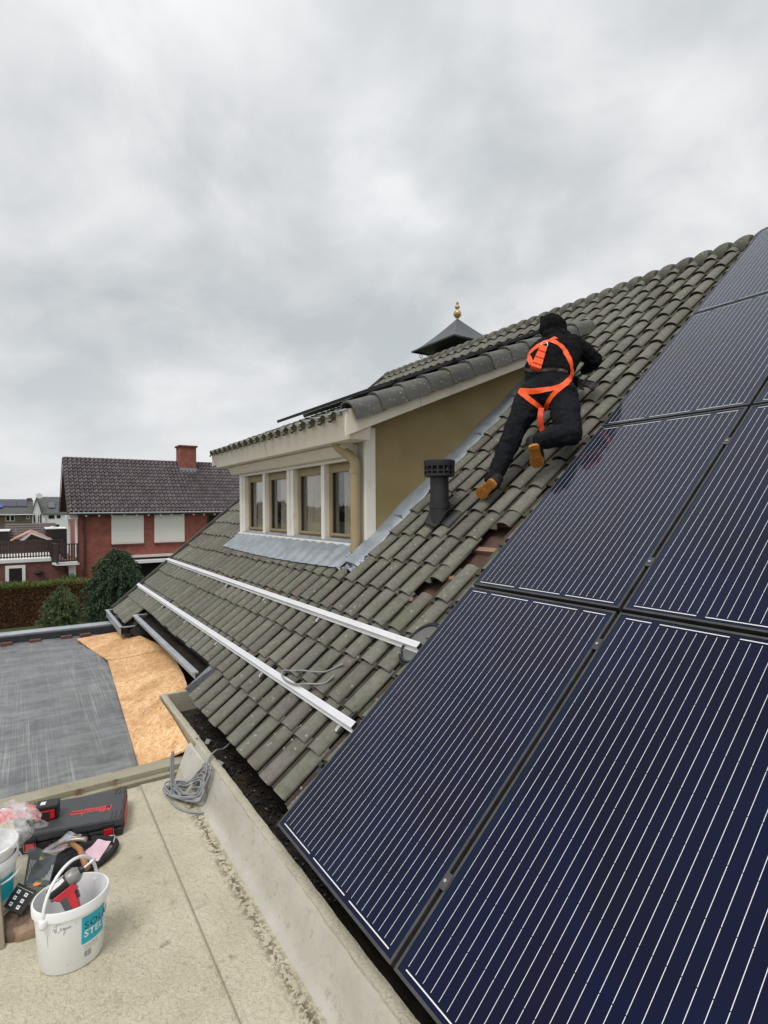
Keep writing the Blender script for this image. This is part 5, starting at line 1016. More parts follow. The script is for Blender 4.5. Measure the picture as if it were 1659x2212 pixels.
# boots
def boot(toe, heel, nm_):
    toe, heel = map(Vector, (toe, heel)); f = (toe-heel).normalized(); vw = (heel-CAM).normalized(); upv = (vw-f*f.dot(vw)).normalized(); sd = f.cross(upv); L = (toe-heel).length
    out = [(0.0, 0.0), (0.02, 0.030), (0.10, 0.040), (0.30, 0.037), (0.50, 0.042), (0.70, 0.054), (0.85, 0.050), (0.95, 0.032), (1.0, 0.0), (0.95, -0.030), (0.85, -0.045), (0.70, -0.050), (0.50, -0.040), (0.30, -0.037), (0.10, -0.040), (0.02, -0.030)]
    m_ = MB(); pl = [heel+f*L*a+sd*b for a, b in out]; m_.prism(pl, upv*0.024); s_ = m_.build('sole', GUM, person, bevel=0.004)
    for a in (0.12, 0.2, 0.28, 0.52, 0.60, 0.68, 0.76, 0.84): m2 = MB(); m2.obox(heel+f*L*a-upv*0.0025, f*0.006, sd*0.030, upv*0.0025); m2.build('tread', GUM, s_)
    ank = heel+f*0.045+upv*0.10
    o2 = lat*0.020; up_ = [('c', heel+f*0.05+upv*0.050+o2, 0.044, heel+f*L*0.45+upv*0.055+o2, 0.047), ('c', heel+f*L*0.45+upv*0.052+o2, 0.047, heel+f*L*0.86+upv*0.045+o2, 0.042), ('c', heel+f*0.055+upv*0.045, 0.040, ank, 0.050)]
    organic('shoe', up_, SHOEM, 0.006, 3, parent=person); return ank
boot((-0.709, 1.990, 1.628), (-0.500, 1.965, 1.735), 'L'); boot((-0.269, 2.197, 1.832), (-0.180, 2.046, 1.985), 'R')
MB().obox(J['Lank']-view*0.052+lat*0.012, lat*0.010, spine*0.006, view*0.002).build('shoe_tab', LABW, person)
# straps laid onto the clothes
dg = bpy.context.evaluated_depsgraph_get(); bms = bmesh.new(); bms.from_mesh(hood.data); bms.from_mesh(trou.data); bvh = BVHTree.FromBMesh(bms)
def strap(name, pts, w, mat, off=0.007, snap=True, k=8):
    pc_ = catmull(pts, k); n = len(pc_); C_ = []; Nn = []
    for p in pc_:
        if snap:
            d = (p-CAM).normalized(); h = bvh.ray_cast(CAM+d*2.5, d)
            hit = h[0] if h[0] is not None and (h[0]-p).length < 0.35 else None
            if hit is None: q = bvh.find_nearest(p); hit, nn = q[0], q[1]
            else: nn = h[1]
            q2_ = bvh.find_nearest(hit); C_.append(hit.copy()); Nn.append(nn.copy())
        else: C_.append(p.copy()); Nn.append(-(p-CAM).normalized())
    for _ in range(3):
        C_ = [C_[0]]+[(C_[i-1]+C_[i]*2+C_[i+1])/4 for i in range(1, n-1)]+[C_[-1]]; Nn = [Nn[0]]+[((Nn[i-1]+Nn[i]*2+Nn[i+1])/4).normalized() for i in range(1, n-1)]+[Nn[-1]]
    vs = []; m_ = MB()
    for i in range(n):
        t_ = (C_[min(i+1, n-1)]-C_[max(i-1, 0)]).normalized(); s_ = t_.cross(Nn[i]).normalized()
        for j in (-1, -0.33, 0.33, 1):
            p = C_[i]+s_*w*0.5*j
            if snap:
                q = bvh.find_nearest(p)
                if q[0] is not None and (q[0]-p).length < 0.05: p = q[0].copy()
            vs.append(p+Nn[i]*off)
        for j in (1, -1): vs.append(vs[-4+0 if j == 1 else -5]+Nn[i]*(-0.004) if False else (C_[i]+s_*w*0.5*j+Nn[i]*(off-0.004)))
    fs = []
    for i in range(n-1):
        a, b = i*6, (i+1)*6
        for j in range(3): fs.append((a+j, a+j+1, b+j+1, b+j))
        fs += [(a+3, a+4, b+4, b+3), (a+5, a, b, b+5)]
    m_.add(vs, fs); return m_.build(name, mat, person, smooth=math.radians(50))
BELT = [(-0.595, 2.348, 2.490), (-0.432, 2.285, 2.446), (-0.349, 2.358, 2.449), (-0.274, 2.417, 2.459), (-0.261, 2.493, 2.496), (-0.304, 2.610, 2.561), (-0.358, 2.711, 2.636)]
LEGL = [(-0.592, 2.353, 2.486), (-0.463, 2.274, 2.412), (-0.411, 2.317, 2.350), (-0.388, 2.387, 2.303)]
LEGR = [(-0.270, 2.534, 2.510), (-0.257, 2.407, 2.432), (-0.286, 2.362, 2.372), (-0.362, 2.390, 2.311)]
TAIL = [(-0.393, 2.380, 2.322), (-0.371, 2.340, 2.261), (-0.369, 2.341, 2.200), (-0.370, 2.358, 2.148), (-0.362, 2.369, 2.094)]
BACKR = [(-0.515, 2.604, 2.911), (-0.475, 2.628, 2.896), (-0.426, 2.666, 2.845), (-0.382, 2.677, 2.772), (-0.349, 2.672, 2.700), (-0.342, 2.681, 2.637), (-0.338, 2.687, 2.605)]
BACKL = [(-0.544, 2.743, 2.965), (-0.531, 2.635, 2.920), (-0.558, 2.593, 2.899), (-0.637, 2.600, 2.887), (-0.738, 2.628, 2.857), (-0.736, 2.631, 2.815), (-0.696, 2.617, 2.762)]
BV = [Vector(p) for p in BELT]
strap('hip_strap', BV, 0.045, ORANGE); strap('thigh_strap', [Vector(p) for p in LEGL], 0.042, ORANGE, 0.009); strap('thigh_strap', [Vector(p) for p in LEGR], 0.042, ORANGE, 0.009)
strap('back_strap', [Vector(p) for p in BACKR], 0.042, ORANGE); strap('back_strap', [Vector(p) for p in BACKL], 0.042, ORANGE); strap('hanging_strap', [Vector(p) for p in TAIL], 0.040, REDOR, 0.0, False)
strap('waist_belt', [Vector(p) for p in [(-0.608, 2.423, 2.675), (-0.456, 2.380, 2.621), (-0.370, 2.419, 2.620), (-0.320, 2.497, 2.619), (-0.360, 2.654, 2.629)]], 0.026, BROWNB, 0.004)
# shock-absorber pack and metal ring on the back
pk0, pk1 = Vector((-0.485, 2.506, 2.860)), Vector((-0.455, 2.363, 2.654)); pd = (pk1-pk0).normalized()
h0 = bvh.find_nearest(pk0)[0]; h1 = bvh.find_nearest(pk1)[0]; bn = -view; sdv = pd.cross(bn).normalized(); bn = sdv.cross(pd).normalized()
m_ = MB()
for k in range(7):
    a = h0+(h1-h0)*((k+0.5)/7)+bn*(0.028+0.004*(k % 2)); hw = 0.030+0.012*k/6; m_.obox(a, (h1-h0)*0.073, sdv*hw, bn*(0.020+0.003*(k % 2)))
m_.build('shock_absorber_pack', ORANGE, person, bevel=0.006)
m_ = MB(); c_ = h0-(h1-h0)*0.10+bn*0.03; m_.tube([c_+sdv*0.026*math.cos(a*0.5236)+pd*0.034*math.sin(a*0.5236) for a in range(13)], 0.004, 8, caps=False); m_.build('d_ring', STEEL, person, smooth=True)
for t_ in (0.12, 0.80):
    i = BV[0]*(1-t_)+BV[4]*t_
fix(person)

# ------------------------------------------------------------------ TURRET BEHIND THE RIDGE
tu = thing('turret', (-7.76, 7.91, 4.0), 'dark pyramid turret roof with gold ball finial beyond the ridge', 'turret')
def pyr(a, b):   # slightly flared four-sided roof
    t_ = a*4; s_ = int(min(t_, 3.999)); f = t_-s_; cs = [(-1, -1), (1, -1), (1, 1), (-1, 1), (-1, -1)]; x = cs[s_][0]*(1-f)+cs[s_+1][0]*f; y = cs[s_][1]*(1-f)+cs[s_+1][1]*f
    r_ = 0.80*(1-b)**1.0; z = 5.44+0.735*(b**1.22); return (-7.76+x*r_, 7.91+y*r_, z)
MB().grid(pyr, 32, 10).build('roof', SLATE, tu, smooth=math.radians(30))
mb = MB(); mb.add([(-8.56, 7.11, 5.44), (-6.96, 7.11, 5.44), (-6.96, 8.71, 5.44), (-8.56, 8.71, 5.44), (-8.25, 7.42, 5.40), (-7.27, 7.42, 5.40), (-7.27, 8.40, 5.40), (-8.25, 8.40, 5.40)], [(0, 4, 5, 1), (1, 5, 6, 2), (2, 6, 7, 3), (3, 7, 4, 0), (4, 7, 6, 5)]); mb.build('soffit', BLACKP, tu)
mb = MB(); mb.box(-8.57, -6.95, 7.10, 7.13, 5.405, 5.442); mb.box(-8.57, -8.54, 7.13, 8.72, 5.405, 5.442); mb.box(-6.98, -6.95, 7.13, 8.72, 5.405, 5.442); mb.box(-8.54, -6.98, 8.69, 8.72, 5.405, 5.442); mb.build('eaves_band', BLACKP, tu)
mb = MB(); mb.box(-8.15, -7.37, 7.52, 8.30, 5.10, 5.40); mb.build('lantern_head', BLACKP, tu)
for x in (-8.10, -7.42):
    for y in (7.57, 8.25): MB().tube([(x, y, 3.2), (x, y, 5.1)], 0.035, 8).build('post', BLACKM, tu)
MB().box(-8.3, -7.2, 7.4, 8.4, 2.9, 3.2).build('turret_base', BLACKP, tu)
for (x, y, dx, dy) in ((-8.40, 7.25, 1, 0), (-8.15, 7.25, 1, 0)):
    MB().tube(catmull([(x, y, 5.40), (x-0.02, y, 5.33), (x-0.0, y, 5.26), (x+0.06, y, 5.25), (x+0.08, y, 5.30), (x+0.04, y, 5.32)], 5), 0.008, 6).build('scroll_bracket', BLACKM, tu)
MB().lathe([(0.001, 6.10), (0.045, 6.12), (0.03, 6.18), (0.025, 6.20), (0.05, 6.22), (0.092, 6.27), (0.10, 6.32), (0.085, 6.37), (0.03, 6.41), (0.028, 6.43), (0.055, 6.45), (0.062, 6.48), (0.05, 6.515), (0.02, 6.535), (0.033, 6.555), (0.036, 6.58), (0.025, 6.605), (0.008, 6.64), (0.001, 6.66)], (-7.76, 7.91, -0.03), 24).build('finial', GOLD, tu, smooth=math.radians(70))
fix(tu)

# ------------------------------------------------------------------ NEIGHBOUR'S BRICK HOUSE
nh = thing('brick_house', (-37, 6, -3.8), 'red brick house with glazed brown tiled roof, red chimney and two closed white shutters', 'house')
WX = -34.5
mb = MB(); mb.prism([(WX, 1.62, -3.8), (WX-8.4, 1.62, -3.8), (WX-8.4, 1.62, 1.2), (WX-4.2, 1.62, 4.55), (WX, 1.62, 1.25)], (0, 14.5, 0)); mb.build('wall', BRICK, nh)
rf = MB(); rang = math.atan2(4.86-1.42, 4.5)
rf.add([(-33.95, 1.10, 1.37), (-33.95, 16.5, 1.37), (-38.5, 16.5, 4.84), (-38.5, 1.10, 4.84), (-43.1, 1.10, 1.37), (-43.1, 16.5, 1.37)], [(0, 1, 2, 3), (3, 2, 5, 4)]); nroof = rf.build('roof', STAINW, nh)
# tiles: real little pantiles
PR2 = [(0.0, 0.0), (0.06, -0.012), (0.10, 0.015), (0.145, 0.075), (0.20, 0.08), (0.255, 0.012)]
nf = MB(); ux = Vector((0, 1, 0)); vx = Vector((-4.55, 0, 3.47)).normalized(); nx = ux.cross(vx)
if nx.z < 0: nx = -nx
Lr = Vector((-4.55, 0, 3.47)).length; nrow = 15; gau = Lr/nrow; o0 = Vector((-33.93, 1.08, 1.375)); nn_ = len(PR2)
for r in range(nrow):
    for c in range(60):
        y = c*0.25; b_ = o0+ux*y+vx*(r*gau); ww = random.uniform(-0.004, 0.004)
        f_ = [b_+ux*px+nx*(pz+0.055+ww) for px, pz in PR2]; t2 = [b_+ux*px+nx*(pz+0.002)+vx*(gau+0.04) for px, pz in PR2]; lo = [p-nx*0.045 for p in f_]
        nf.add(f_+t2+[p.copy() for p in f_]+lo, [(i, i+1, nn_+i+1, nn_+i) for i in range(nn_-1)]+[(2*nn_+i+1, 2*nn_+i, 3*nn_+i, 3*nn_+i+1) for i in range(nn_-1)], tint=random.random()*0.99+0.005)
o = nf.build('roof_tile_field', NTIL, nroof, smooth=math.radians(50)); tag(o, kind='stuff')
rt_ = MB(); rt_.tube([(0, 0, 0), (0, 0.27, 0)], [0.10, 0.125], 10); rtm = rt_.mesh('ridge_tile', NTIL, math.radians(40))
for c in range(42): o = bpy.data.objects.new('ridge_tile', rtm); COL.objects.link(o); o.parent = nroof; o.location = (-38.5, 1.10+c*0.26, 4.86)
ch = MB().box(-38.8, -37.6, 8.17, 9.28, 3.4, 5.92).build('chimney', BRICK, nroof)
for nm, bx, m_x in (('chimney_cap', (-38.88, -37.52, 8.08, 9.37, 5.92, 6.03), BRICKD), ('chimney_flashing', (-38.85, -37.52, 8.12, 9.33, 4.15, 4.42), LEAD)): MB().box(*bx).build(nm, m_x, nroof)
MB().tube([(-33.93, 1.15, 1.33), (-33.93, 16.4, 1.36)], 0.055, 8).build('gutter', ZINC, nh)
MB().box(-34.45, -34.0, 1.15, 16.4, 1.22, 1.28).build('soffit', STAINW, nh)
for y in (2.02, 2.70, 3.39, 4.07, 4.76, 5.44, 6.14, 6.82, 7.51, 8.18, 8.84, 9.53): MB().lathe([(0.001, -0.06), (0.05, -0.05), (0.062, 0.0), (0.05, 0.05), (0.001, 0.06)], (-34.08, y, 1.17), 10).build('rafter_end', WHITEW, nh, smooth=True)
for i, (y0, y1) in enumerate(((3.40, 5.22), (5.85, 7.68))):
    w_ = MB().box(WX, WX+0.06, y0, y1, -0.58, 1.19).build('window', WHITEP, nh)
    sh = MB()
    for k in range(30): sh.box(WX+0.06, WX+0.075, y0+0.06, y1-0.06, -0.50+k*0.0487, -0.50+k*0.0487+0.043)
    sh.build('shutter', SHUT, w_); MB().box(WX+0.06, WX+0.16, y0+0.02, y1-0.02, 0.97, 1.18).build('shutter_box', SHUT, w_); MB().box(WX-0.01, WX+0.12, y0-0.04, y1+0.04, -0.65, -0.58).build('sill', BRICKD, w_)
w_ = MB().box(WX, WX+0.05, 9.16, 10.2, 0.45, 1.12).build('window', STAINW, nh); MB().box(WX+0.05, WX+0.055, 9.24, 10.12, 0.50, 1.06).build('pane', DARK, w_)
MB().tube([(WX+0.07, 1.95, 1.1), (WX+0.07, 1.95, -3.8)], 0.06, 8).build('downpipe', STAINW, nh)
# gable overhang boards, left end
mb = MB(); mb.prism([(-33.9, 1.04, 1.30), (-38.5, 1.04, 4.78), (-38.5, 1.04, 4.92), (-33.9, 1.04, 1.44)], (0, 0.04, 0)); mb.prism([(-43.1, 1.04, 1.30), (-38.5, 1.04, 4.78), (-38.5, 1.04, 4.92), (-43.1, 1.04, 1.44)], (0, 0.04, 0)); mb.build('barge_board', STAINW, nh)
# loggia with white posts on the left end
mb = MB(); mb.box(-35.6, -34.4, 1.02, 1.62, 0.98, 1.20); mb.build('white_beam', WHITEW, nh)
for y, z0, x in ((1.16, -1.2, -35.4), (1.46, -1.25, -34.48)): MB().box(x, x+0.12, y, y+0.12, z0, 0.98).build('white_post', WHITEW, nh)
MB().box(-36.5, -34.9, 1.0, 1.6, -3.8, -1.5).build('side_wall', BRICK, nh)
for y in (1.12, ): MB().box(-34.6, -34.3, y, y+0.35, -2.4, -1.63).build('white_pillar', WHITEW, nh)
# garden-side awning, ground floor
mb = MB(); mb.box(-34.5, -33.2, 4.3, 12, -1.72, -1.55); mb.build('awning_beam', WHITEW, nh); MB().box(-34.5, -33.6, 4.3, 12, -1.40, -1.30).build('lead_ledge', GREYP, nh)
MB().box(WX, WX+0.03, 4.4, 12, -3.7, -1.75).build('glass_front', DARK, nh)
fix(nh)
# extension with railing
ex_ = thing('brick_extension', (-37, -3, -3.8), 'low dark red brick extension with white roof edge left of the brick house', 'extension')
MB().box(-40, WX-0.05, -9, 0.95, -3.8, -1.42).build('wall', BRICKD, ex_); MB().box(-40.1, WX+0.03, -9, 0.30, -1.42, -1.26).build('fascia', WHITEW, ex_)
mb = MB(); mb.hexa([(WX, 0.28, -1.62), (-33.4, 0.48, -1.62), (-33.4, 1.60, -1.62), (WX, 1.60, -1.62), (WX, 0.28, -1.50), (-33.4, 0.48, -1.50), (-33.4, 1.60, -1.50), (WX, 1.60, -1.50)]); mb.build('balcony_slab', WHITEW, ex_)
w_ = MB().box(WX-0.05, WX+0.03, -1.94, -1.0, -2.8, -1.57).build('window', WHITEW, ex_); MB().box(WX+0.03, WX+0.035, -1.77, -1.16, -2.8, -1.72).build('pane', DARK, w_)
fix(ex_)
hb = thing('hanging_basket', (WX+0.02, -0.38, -2.2), 'dark flower basket hanging on the extension wall', 'flower basket')
MB().lathe([(0.001, -0.16), (0.14, -0.13), (0.22, -0.03), (0.25, 0.06), (0.22, 0.06)], (WX+0.2, -0.38, -2.02), 14).build('basket', STAINW, hb, smooth=True); MB().box(WX-0.02, WX+0.25, -0.40, -0.36, -1.99, -1.96).build('bracket', BLACKM, hb); fix(hb)
def railing(p0, p1, z0, z1, lab, n):
    r = thing('railing', ((p0[0]+p1[0])/2, (p0[1]+p1[1])/2, z0), lab, 'railing', 'dark wooden railings round the roof terrace'); a = Vector((*p0, 0)); b = Vector((*p1, 0)); d = (b-a).normalized(); s_ = Vector((-d.y, d.x, 0))
    for z in (z1, z0+0.10): m_ = MB(); m_.obox((a+b)/2+Vector((0, 0, z)), (b-a)/2, s_*0.035, (0, 0, 0.03)); m_.build('rail', STAINW, r)
    bm_ = MB(); bm_.obox((0, 0, (z0+z1)/2), d*0.034, s_*0.014, (0, 0, (z1-z0)/2-0.03)); me = bm_.mesh('baluster', STAINW)
    for k in range(n): o = bpy.data.objects.new('baluster', me); COL.objects.link(o); o.parent = r; o.location = a+(b-a)*((k+0.5)/n)
    for p in (a, b): m_ = MB(); m_.obox(p+Vector((0, 0, (z0+z1)/2)), d*0.05, s_*0.05, (0, 0, (z1-z0)/2+0.03)); m_.build('post', STAINW, r)
    fix(r)
    for o in r.children:
        if o.name.startswith('baluster'): pass
railing((WX, -5.2), (WX, 0.27), -1.20, -0.32, 'long front stretch of dark wooden railing above the extension', 40)
railing((WX, 0.30), (-33.4, 0.50), -1.45, -0.40, 'short slanting stretch of dark railing at the balcony corner', 8)
railing((-33.4, 0.50), (-33.4, 1.55), -1.45, -0.42, 'short dark railing in front of the white posts', 8)
railing((-38.5, -5.2), (-38.5, 1.0), -1.20, -0.40, 'rear stretch of dark wooden railing behind the front one', 40)

# ------------------------------------------------------------------ PLANTS
def foliage(name, pts, nrm, size, mat, parent=None, droop=0.6, asp=2.6):
    n = len(pts); pts = np.array(pts); d = rng.normal(size=(n, 3)); d[:, 2] -= droop; d += np.array(nrm)*0.9; d /= np.linalg.norm(d, axis=1)[:, None]
    s_ = np.cross(d, rng.normal(size=(n, 3))); s_ /= np.linalg.norm(s_, axis=1)[:, None]; L = size*rng.uniform(0.6, 1.4, n)[:, None]; w = L/asp/2
    V = np.stack([pts-s_*w*0.6, pts+d*L*0.5-s_*w, pts+d*L, pts+d*L*0.5+s_*w], 1).reshape(-1, 3)
    me = bpy.data.meshes.new(name); me.vertices.add(4*n); me.vertices.foreach_set('co', V.ravel()); me.loops.add(4*n); me.loops.foreach_set('vertex_index', np.arange(4*n)); me.polygons.add(n)
    me.polygons.foreach_set('loop_start', np.arange(n)*4); me.polygons.foreach_set('loop_total', np.full(n, 4)); me.update(calc_edges=True); me.materials.append(mat)
    o = bpy.data.objects.new(name, me); COL.objects.link(o); o.parent = parent; return o
def conifer(c, h, w, lab, mat, nclump, per, size, weep):
    t_ = thing('conifer', c, lab, 'conifer'); m_ = MB(); m_.tube([(0, 0, -0.1), (0, 0, h*0.9)], [0.09, 0.02], 8); m_.build('trunk', BARK, t_)
    P = []; Nn = []
    for k in range(nclump):
        z = h*(1-rng.uniform(0, 1)**0.8); f = (1-(z/h)**weep)**0.55*0.94+0.06; a = rng.uniform(0, 6.283); R_ = w*0.5*f*rng.uniform(0.72, 1.08)*(1+0.13*math.sin(3*a+z*2)); cx_, cy_ = R_*math.cos(a), R_*math.sin(a)
        q = rng.normal(size=(per, 3))*np.array([0.10, 0.10, 0.13])*size*6; q[:, 2] -= np.abs(q[:, 0]+q[:, 1])*0.8
        tt = rng.uniform(0, 1, per)[:, None]**0.5; out = np.array([cx_, cy_, z]); inn = np.array([0, 0, z+0.25*R_]); b_ = inn*(1-tt)+out*tt; b_[:, 2] -= tt[:, 0]**2*0.3*R_
        P.append(b_*1+q*0.5); Nn.append(np.tile(np.array([math.cos(a), math.sin(a), -0.3]), (per, 1)))
    foliage('crown', np.concatenate(P), np.concatenate(Nn), size, mat, t_, 0.8, 3.6)
    return t_
conifer((-18.0, 1.62, -3.8), 4.0, 2.35, 'tall weeping dark conifer in front of the brick house', NEEDLE, 1000, 115, 0.085, 3.4)
conifer((-16.2, -0.12, -3.8), 3.05, 1.42, 'small rounded grey-green conifer in front of the hedge', NEEDLE2, 850, 120, 0.050, 5.0)
def hedge():
    t_ = thing('hedge', (-28, -3, -3.8), 'long clipped hedge, green on top and russet on its face', 'hedge')
    n = 60000; y = rng.uniform(-9, 3.0, n); z = rng.uniform(-3.8, -1.95, n); x = -27.5+rng.normal(size=n)*0.05; foliage('face', np.stack([x, y, z], 1), np.tile([1, 0, 0], (n, 1)), 0.065, HEDGEB, t_, 0.3, 1.8)
    n = 16000; y = rng.uniform(-9, 3.0, n); x = rng.uniform(-28.6, -27.45, n); z = -1.90+rng.normal(size=n)*0.03+0.03*np.sin(y*3); foliage('top', np.stack([x, y, z], 1), np.tile([0.2, 0, 1], (n, 1)), 0.07, HEDGEG, t_, -0.2, 1.8)
    n = 6000; y = rng.uniform(-9, 3.0, n); x = np.full(n, -27.45)+rng.normal(size=n)*0.04; z = -1.92-np.abs(rng.normal(size=n))*0.10; foliage('top_edge', np.stack([x, y, z], 1), np.tile([1, 0, 0.5], (n, 1)), 0.06, HEDGEG, t_, 0.1, 1.8)
    MB().box(-28.6, -27.5, -9, 3, -3.8, -1.9).build('core', HEDGEB, t_); fix(t_)
hedge()
def shrub(c, r_, n, mat, lab, size=0.07, nm='shrub'):
    t_ = thing(nm, c, lab, 'shrub'); q = rng.normal(size=(n, 3)); q /= np.linalg.norm(q, axis=1)[:, None]; q[:, 2] = np.abs(q[:, 2]); p = q*np.array(r_)*rng.uniform(0.5, 1.05, n)[:, None]; foliage('leaves', p, q, size, mat, t_, 0.0, 2.2)
    m_ = MB()
    for k in range(6): a = k*1.05; m_.tube([(0, 0, 0), (r_[0]*0.6*math.cos(a), r_[1]*0.6*math.sin(a), r_[2]*0.7)], [0.015, 0.005], 5)
    m_.build('stem', BARK, t_)
shrub((-13.8, -0.35, -3.8), (0.7, 0.45, 1.75), 2600, SHRUB, 'lime green shrub below the small conifer', 0.10)
shrub((-12.5, -1.35, -3.8), (0.6, 0.45, 2.0), 500, NEEDLE2, 'sparse drooping shrub at the left edge of the photo', 0.16)
shrub((-32.5, 1.0, -3.8), (0.9, 0.75, 1.75), 4200, NEEDLE, 'dark round bush under the balcony', 0.11)

# ------------------------------------------------------------------ FARTHER BUILDINGS
fh = thing('far_house', (-77, -4, -3.8), 'distant brown brick house with slate roof and dark solar panels', 'house')
MB().box(-83, -75, -12, -0.25, -3.8, 0.98).build('wall', FARBR, fh); mb = MB(); mb.prism([(-74.6, -12.2, 0.95), (-79, -12.2, 2.78), (-83.4, -12.2, 0.95)], (0, 12.1, 0)); mb.build('roof', DROOF, fh)
for k in range(8): m_ = MB(); y0 = -9.2+k*1.06; m_.hexa([(-76.75, y0, 1.90), (-76.75, y0+1.03, 1.90), (-78.85, y0+1.03, 2.78), (-78.85, y0, 2.78), (-76.77, y0, 1.98), (-76.77, y0+1.03, 1.98), (-78.87, y0+1.03, 2.86), (-78.87, y0, 2.86)]); m_.build('solar_panel', M('far_panel', (0.018, 0.024, 0.045), None, rough=0.15), fh)
MB().hexa([(-76.3, -6.4, 1.78), (-76.3, -3.15, 1.78), (-77.2, -3.3, 2.15), (-77.2, -6.4, 2.15), (-76.3, -6.4, 1.88), (-76.3, -3.15, 1.88), (-77.2, -3.3, 2.25), (-77.2, -6.4, 2.25)]).build('blue_glint', M('blue_glint', (0.02, 0.07, 0.35), None, rough=0.2), fh)  # blue glint on the dark panels, painted as a coloured slab
for y0, y1, z0, z1, n in ((-2.86, -1.97, 0.22, 0.90, 2), (-0.83, -0.50, 0.45, 0.87, 1), (-6.5, -5.6, 0.22, 0.9, 2)):
    w_ = MB().box(-75, -74.93, y0, y1, z0, z1).build('window', WHITEW, fh)
    for k in range(n): a = y0+(y1-y0)*k/n; MB().box(-74.93, -74.925, a+0.06, a+(y1-y0)/n-0.06, z0+0.07, z1-0.07).build('pane', DARK, w_)
MB().tube([(-74.55, -12, 0.98), (-74.55, -0.1, 0.98)], 0.05, 6).build('gutter', WHITEW, fh); MB().box(-79.6, -78.6, -0.75, -0.2, 2.3, 3.0).build('chimney', BRICKD, fh); fix(fh)
wh = thing('white_house', (-77, 1.5, -3.8), 'distant white house with steep dark roof and white chimney', 'house')
mb = MB(); mb.box(-82, -75, 0.55, 5.5, -3.8, 1.0); mb.prism([(-75.8, 0.52, -3.8), (-82.0, 0.52, -3.8), (-82.0, 0.52, 1.0), (-79, 0.52, 2.9), (-75.8, 0.52, 1.0)], (0, 0.1, 0)); mb.build('wall', WHITEW, wh)
mb = MB(); mb.prism([(-75.0, -0.28, -3.8), (-75.0, 0.7, -3.8), (-75.0, 0.7, 1.02), (-75.0, 0.24, 2.85), (-75.0, -0.28, 1.0)], (-5, 0, 0)); mb.build('gable', WHITEW, wh)
mb = MB(); mb.hexa([(-74.85, 0.70, 0.97), (-74.85, 5.6, 0.97), (-78.6, 5.6, 3.05), (-78.6, 0.22, 3.05), (-74.85, 0.70, 1.07), (-74.85, 5.6, 1.07), (-78.6, 5.6, 3.15), (-78.6, 0.22, 3.15)]); mb.prism([(-74.9, -0.36, 1.0), (-74.9, 0.20, 3.02), (-74.9, 0.26, 3.02), (-74.9, 0.78, 1.0), (-74.9, 0.70, 1.0), (-74.9, 0.23, 2.86), (-74.9, -0.28, 1.0)], (-4, 0, 0)); mb.build('roof', DROOF, wh)
MB().box(-79.2, -78.3, 0.22, 0.88, 2.7, 3.5).build('chimney', WHITEW, wh); MB().box(-79.0, -78.5, 0.42, 0.62, 3.5, 3.62).build('chimney_pot', GREYP, wh)
MB().hexa([(-75.9, 1.45, 1.72), (-75.9, 2.1, 1.72), (-77.0, 2.1, 2.35), (-77.0, 1.45, 2.35), (-75.85, 1.45, 1.8), (-75.85, 2.1, 1.8), (-76.95, 2.1, 2.43), (-76.95, 1.45, 2.43)]).build('skylight', M('skylight_glass', (0.10, 0.11, 0.12), None, rough=0.2), wh)
for y0, y1, z0, z1 in ((-0.10, 0.04, -0.02, 0.90), (0.36, 0.44, 0.05, 0.90), (1.40, 2.02, 0.46, 0.88), (2.25, 2.65, 0.5, 0.88), (2.10, 2.5, -0.6, -0.25)): MB().box(-75, -74.96, y0, y1, z0, z1).build('window', DARK, wh)
MB().tube([(-74.9, 1.1, 0.9), (-74.9, 1.1, -3)], 0.04, 6).build('downpipe', GREYP, wh); fix(wh)
bn_ = thing('long_shed', (-54, -1, -3.8), 'long low shed with dark brown tiled roof behind the terrace', 'shed')
mb = MB(); n = 7
for k in range(n): t0, t1 = k/n, (k+1)/n; mb.hexa([(-51-3.5*t0, -2.4, -0.95+1.3*t0), (-51-3.5*t0, 1.3, -0.95+1.3*t0), (-51-3.5*t1, 1.3, -0.95+1.3*t1-0.06), (-51-3.5*t1, -2.4, -0.95+1.3*t1-0.06), (-51-3.5*t0, -2.4, -0.87+1.3*t0), (-51-3.5*t0, 1.3, -0.87+1.3*t0), (-51-3.5*t1, 1.3, -0.93+1.3*t1), (-51-3.5*t1, -2.4, -0.93+1.3*t1)])
mb.build('roof', M('brown_far_tiles', (0.085, 0.068, 0.062), (0.12, 0.097, 0.088), 3, 0.7), bn_); MB().box(-58, -51.2, -2.3, 1.2, -3.8, -0.9).build('wall', BRICKD, bn_); MB().tube([(-51.6, -1.62, -0.8), (-51.6, -1.62, -0.05)], 0.05, 6).build('flue', ZINC, bn_); fix(bn_)
ds_ = thing('black_shed', (-50, 1.1, -3.8), 'black flat-topped shed with white trim beside the white house', 'shed')
MB().box(-53, -49, 0.42, 1.86, -3.8, -0.02).build('wall', M('black_boards', (0.018, 0.02, 0.02), None, rough=0.6), ds_); MB().box(-53.1, -48.95, 0.38, 1.9, -0.02, 0.04).build('trim', WHITEW, ds_); mb = MB(); mb.prism([(-49.5, 0.55, 0.04), (-49.5, 0.95, 0.16), (-49.5, 1.3, 0.04)], (-2, 0, 0)); mb.build('cover', WHITEW, ds_); fix(ds_)
ds2 = thing('black_shed', (-50, -2.6, -3.8), 'black shed with a white roof edge at the left edge of the photo', 'shed')
MB().box(-53, -49, -4.0, -2.05, -3.8, -0.12).build('wall', MATS['black_boards'], ds2); MB().box(-53.1, -48.95, -4.1, -2.0, -0.12, -0.05).build('trim', WHITEW, ds2); fix(ds2)
pv = thing('pavilion', (-48, -0.55, -3.8), 'garden pavilion with orange tiled roof and white gable edge', 'pavilion')
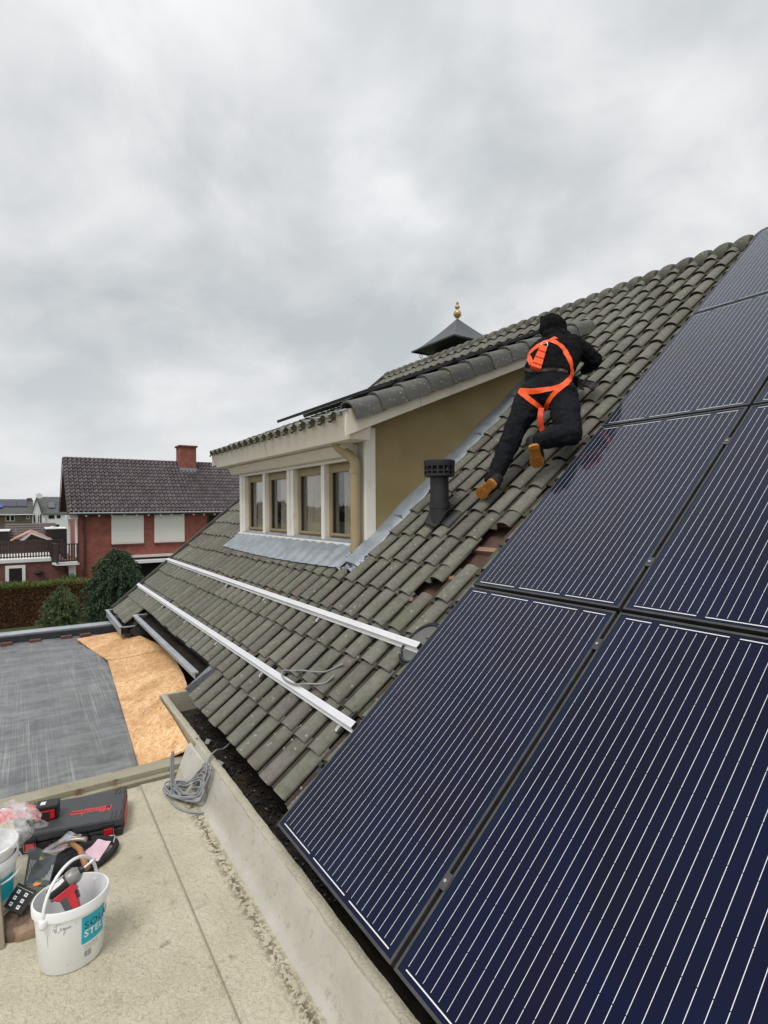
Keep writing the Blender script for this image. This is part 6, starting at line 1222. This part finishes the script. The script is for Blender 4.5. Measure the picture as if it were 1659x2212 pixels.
mb = MB(); mb.hexa([(-47, -1.95, -0.85), (-47, -0.62, -0.14), (-51, -0.62, -0.14), (-51, -1.95, -0.85), (-47, -1.95, -0.78), (-47, -0.62, -0.07), (-51, -0.62, -0.07), (-51, -1.95, -0.78)]); mb.hexa([(-47, -0.58, -0.14), (-47, 0.75, -0.80), (-51, 0.75, -0.80), (-51, -0.58, -0.14), (-47, -0.58, -0.07), (-47, 0.75, -0.73), (-51, 0.75, -0.73), (-51, -0.58, -0.07)]); mb.build('roof', M('orange_tiles', (0.50, 0.14, 0.06), (0.6, 0.38, 0.33), 2.5, 0.6), pv)
mb = MB(); mb.prism([(-46.96, -1.35, -0.75), (-46.96, -0.60, -0.12), (-46.96, 0.78, -0.78), (-46.96, 0.5, -0.80), (-46.96, -0.60, -0.30), (-46.96, -1.05, -0.75)], (0.05, 0, 0)); mb.build('gable_edge', WHITEW, pv); MB().box(-50.5, -47.1, -1.6, 0.5, -3.8, -0.85).build('wall', STAINW, pv); mb = MB(); mb.prism([(-47.05, -1.0, -0.80), (-47.05, -0.60, -0.34), (-47.05, 0.35, -0.80)], (-0.04, 0, 0)); mb.build('gable_infill', STAINW, pv); fix(pv)
def bare(c, h, seed, lab):
    t_ = thing('bare_tree', c, lab, 'tree'); rs = random.Random(seed); m_ = MB()
    def br(p, d, L, r_, dep):
        q = p+d*L; m_.tube([p, p+d*L*0.5+Vector((rs.uniform(-1, 1), rs.uniform(-1, 1), 0))*L*0.05, q], [r_, r_*0.8, r_*0.6], 5, caps=False)
        if dep == 0: return
        for k in range(3 if dep > 2 else 4):
            a = rs.uniform(0, 6.28); d2 = (d+Vector((math.cos(a), math.sin(a), rs.uniform(0, 0.6)))*rs.uniform(0.4, 0.8)).normalized(); br(p+d*L*rs.uniform(0.6, 1.0), d2, L*rs.uniform(0.62, 0.8), r_*0.55, dep-1)
    br(Vector((0, 0, 0)), Vector((0, 0, 1)), h*0.34, 0.16, 5); m_.build('trunk_and_branches', TWIG, t_)
bare((-90, 2.9, -3.8), 9.0, 5, 'bare winter tree behind the white house'); bare((-95, 1.6, -3.8), 7.8, 8, 'smaller bare winter tree behind the white house chimney')
# far belt of woods that closes the horizon
n = 60000; y = rng.uniform(-160, 200, n); x = -190+rng.normal(size=n)*4; z = -3.8+rng.uniform(0, 1, n)**0.7*(5.6+1.2*np.sin(y*0.07)+0.8*np.sin(y*0.23))
o = foliage('far_woods', np.stack([x, y, z], 1), np.tile([1, 0, 0.3], (n, 1)), 1.3, M('winter_woods', (0.10, 0.105, 0.10), (0.15, 0.15, 0.14), 0.1, 0.9), None, 0.2, 2.0); tag(o, 'far belt of winter woods along the horizon', None, None, 'stuff')
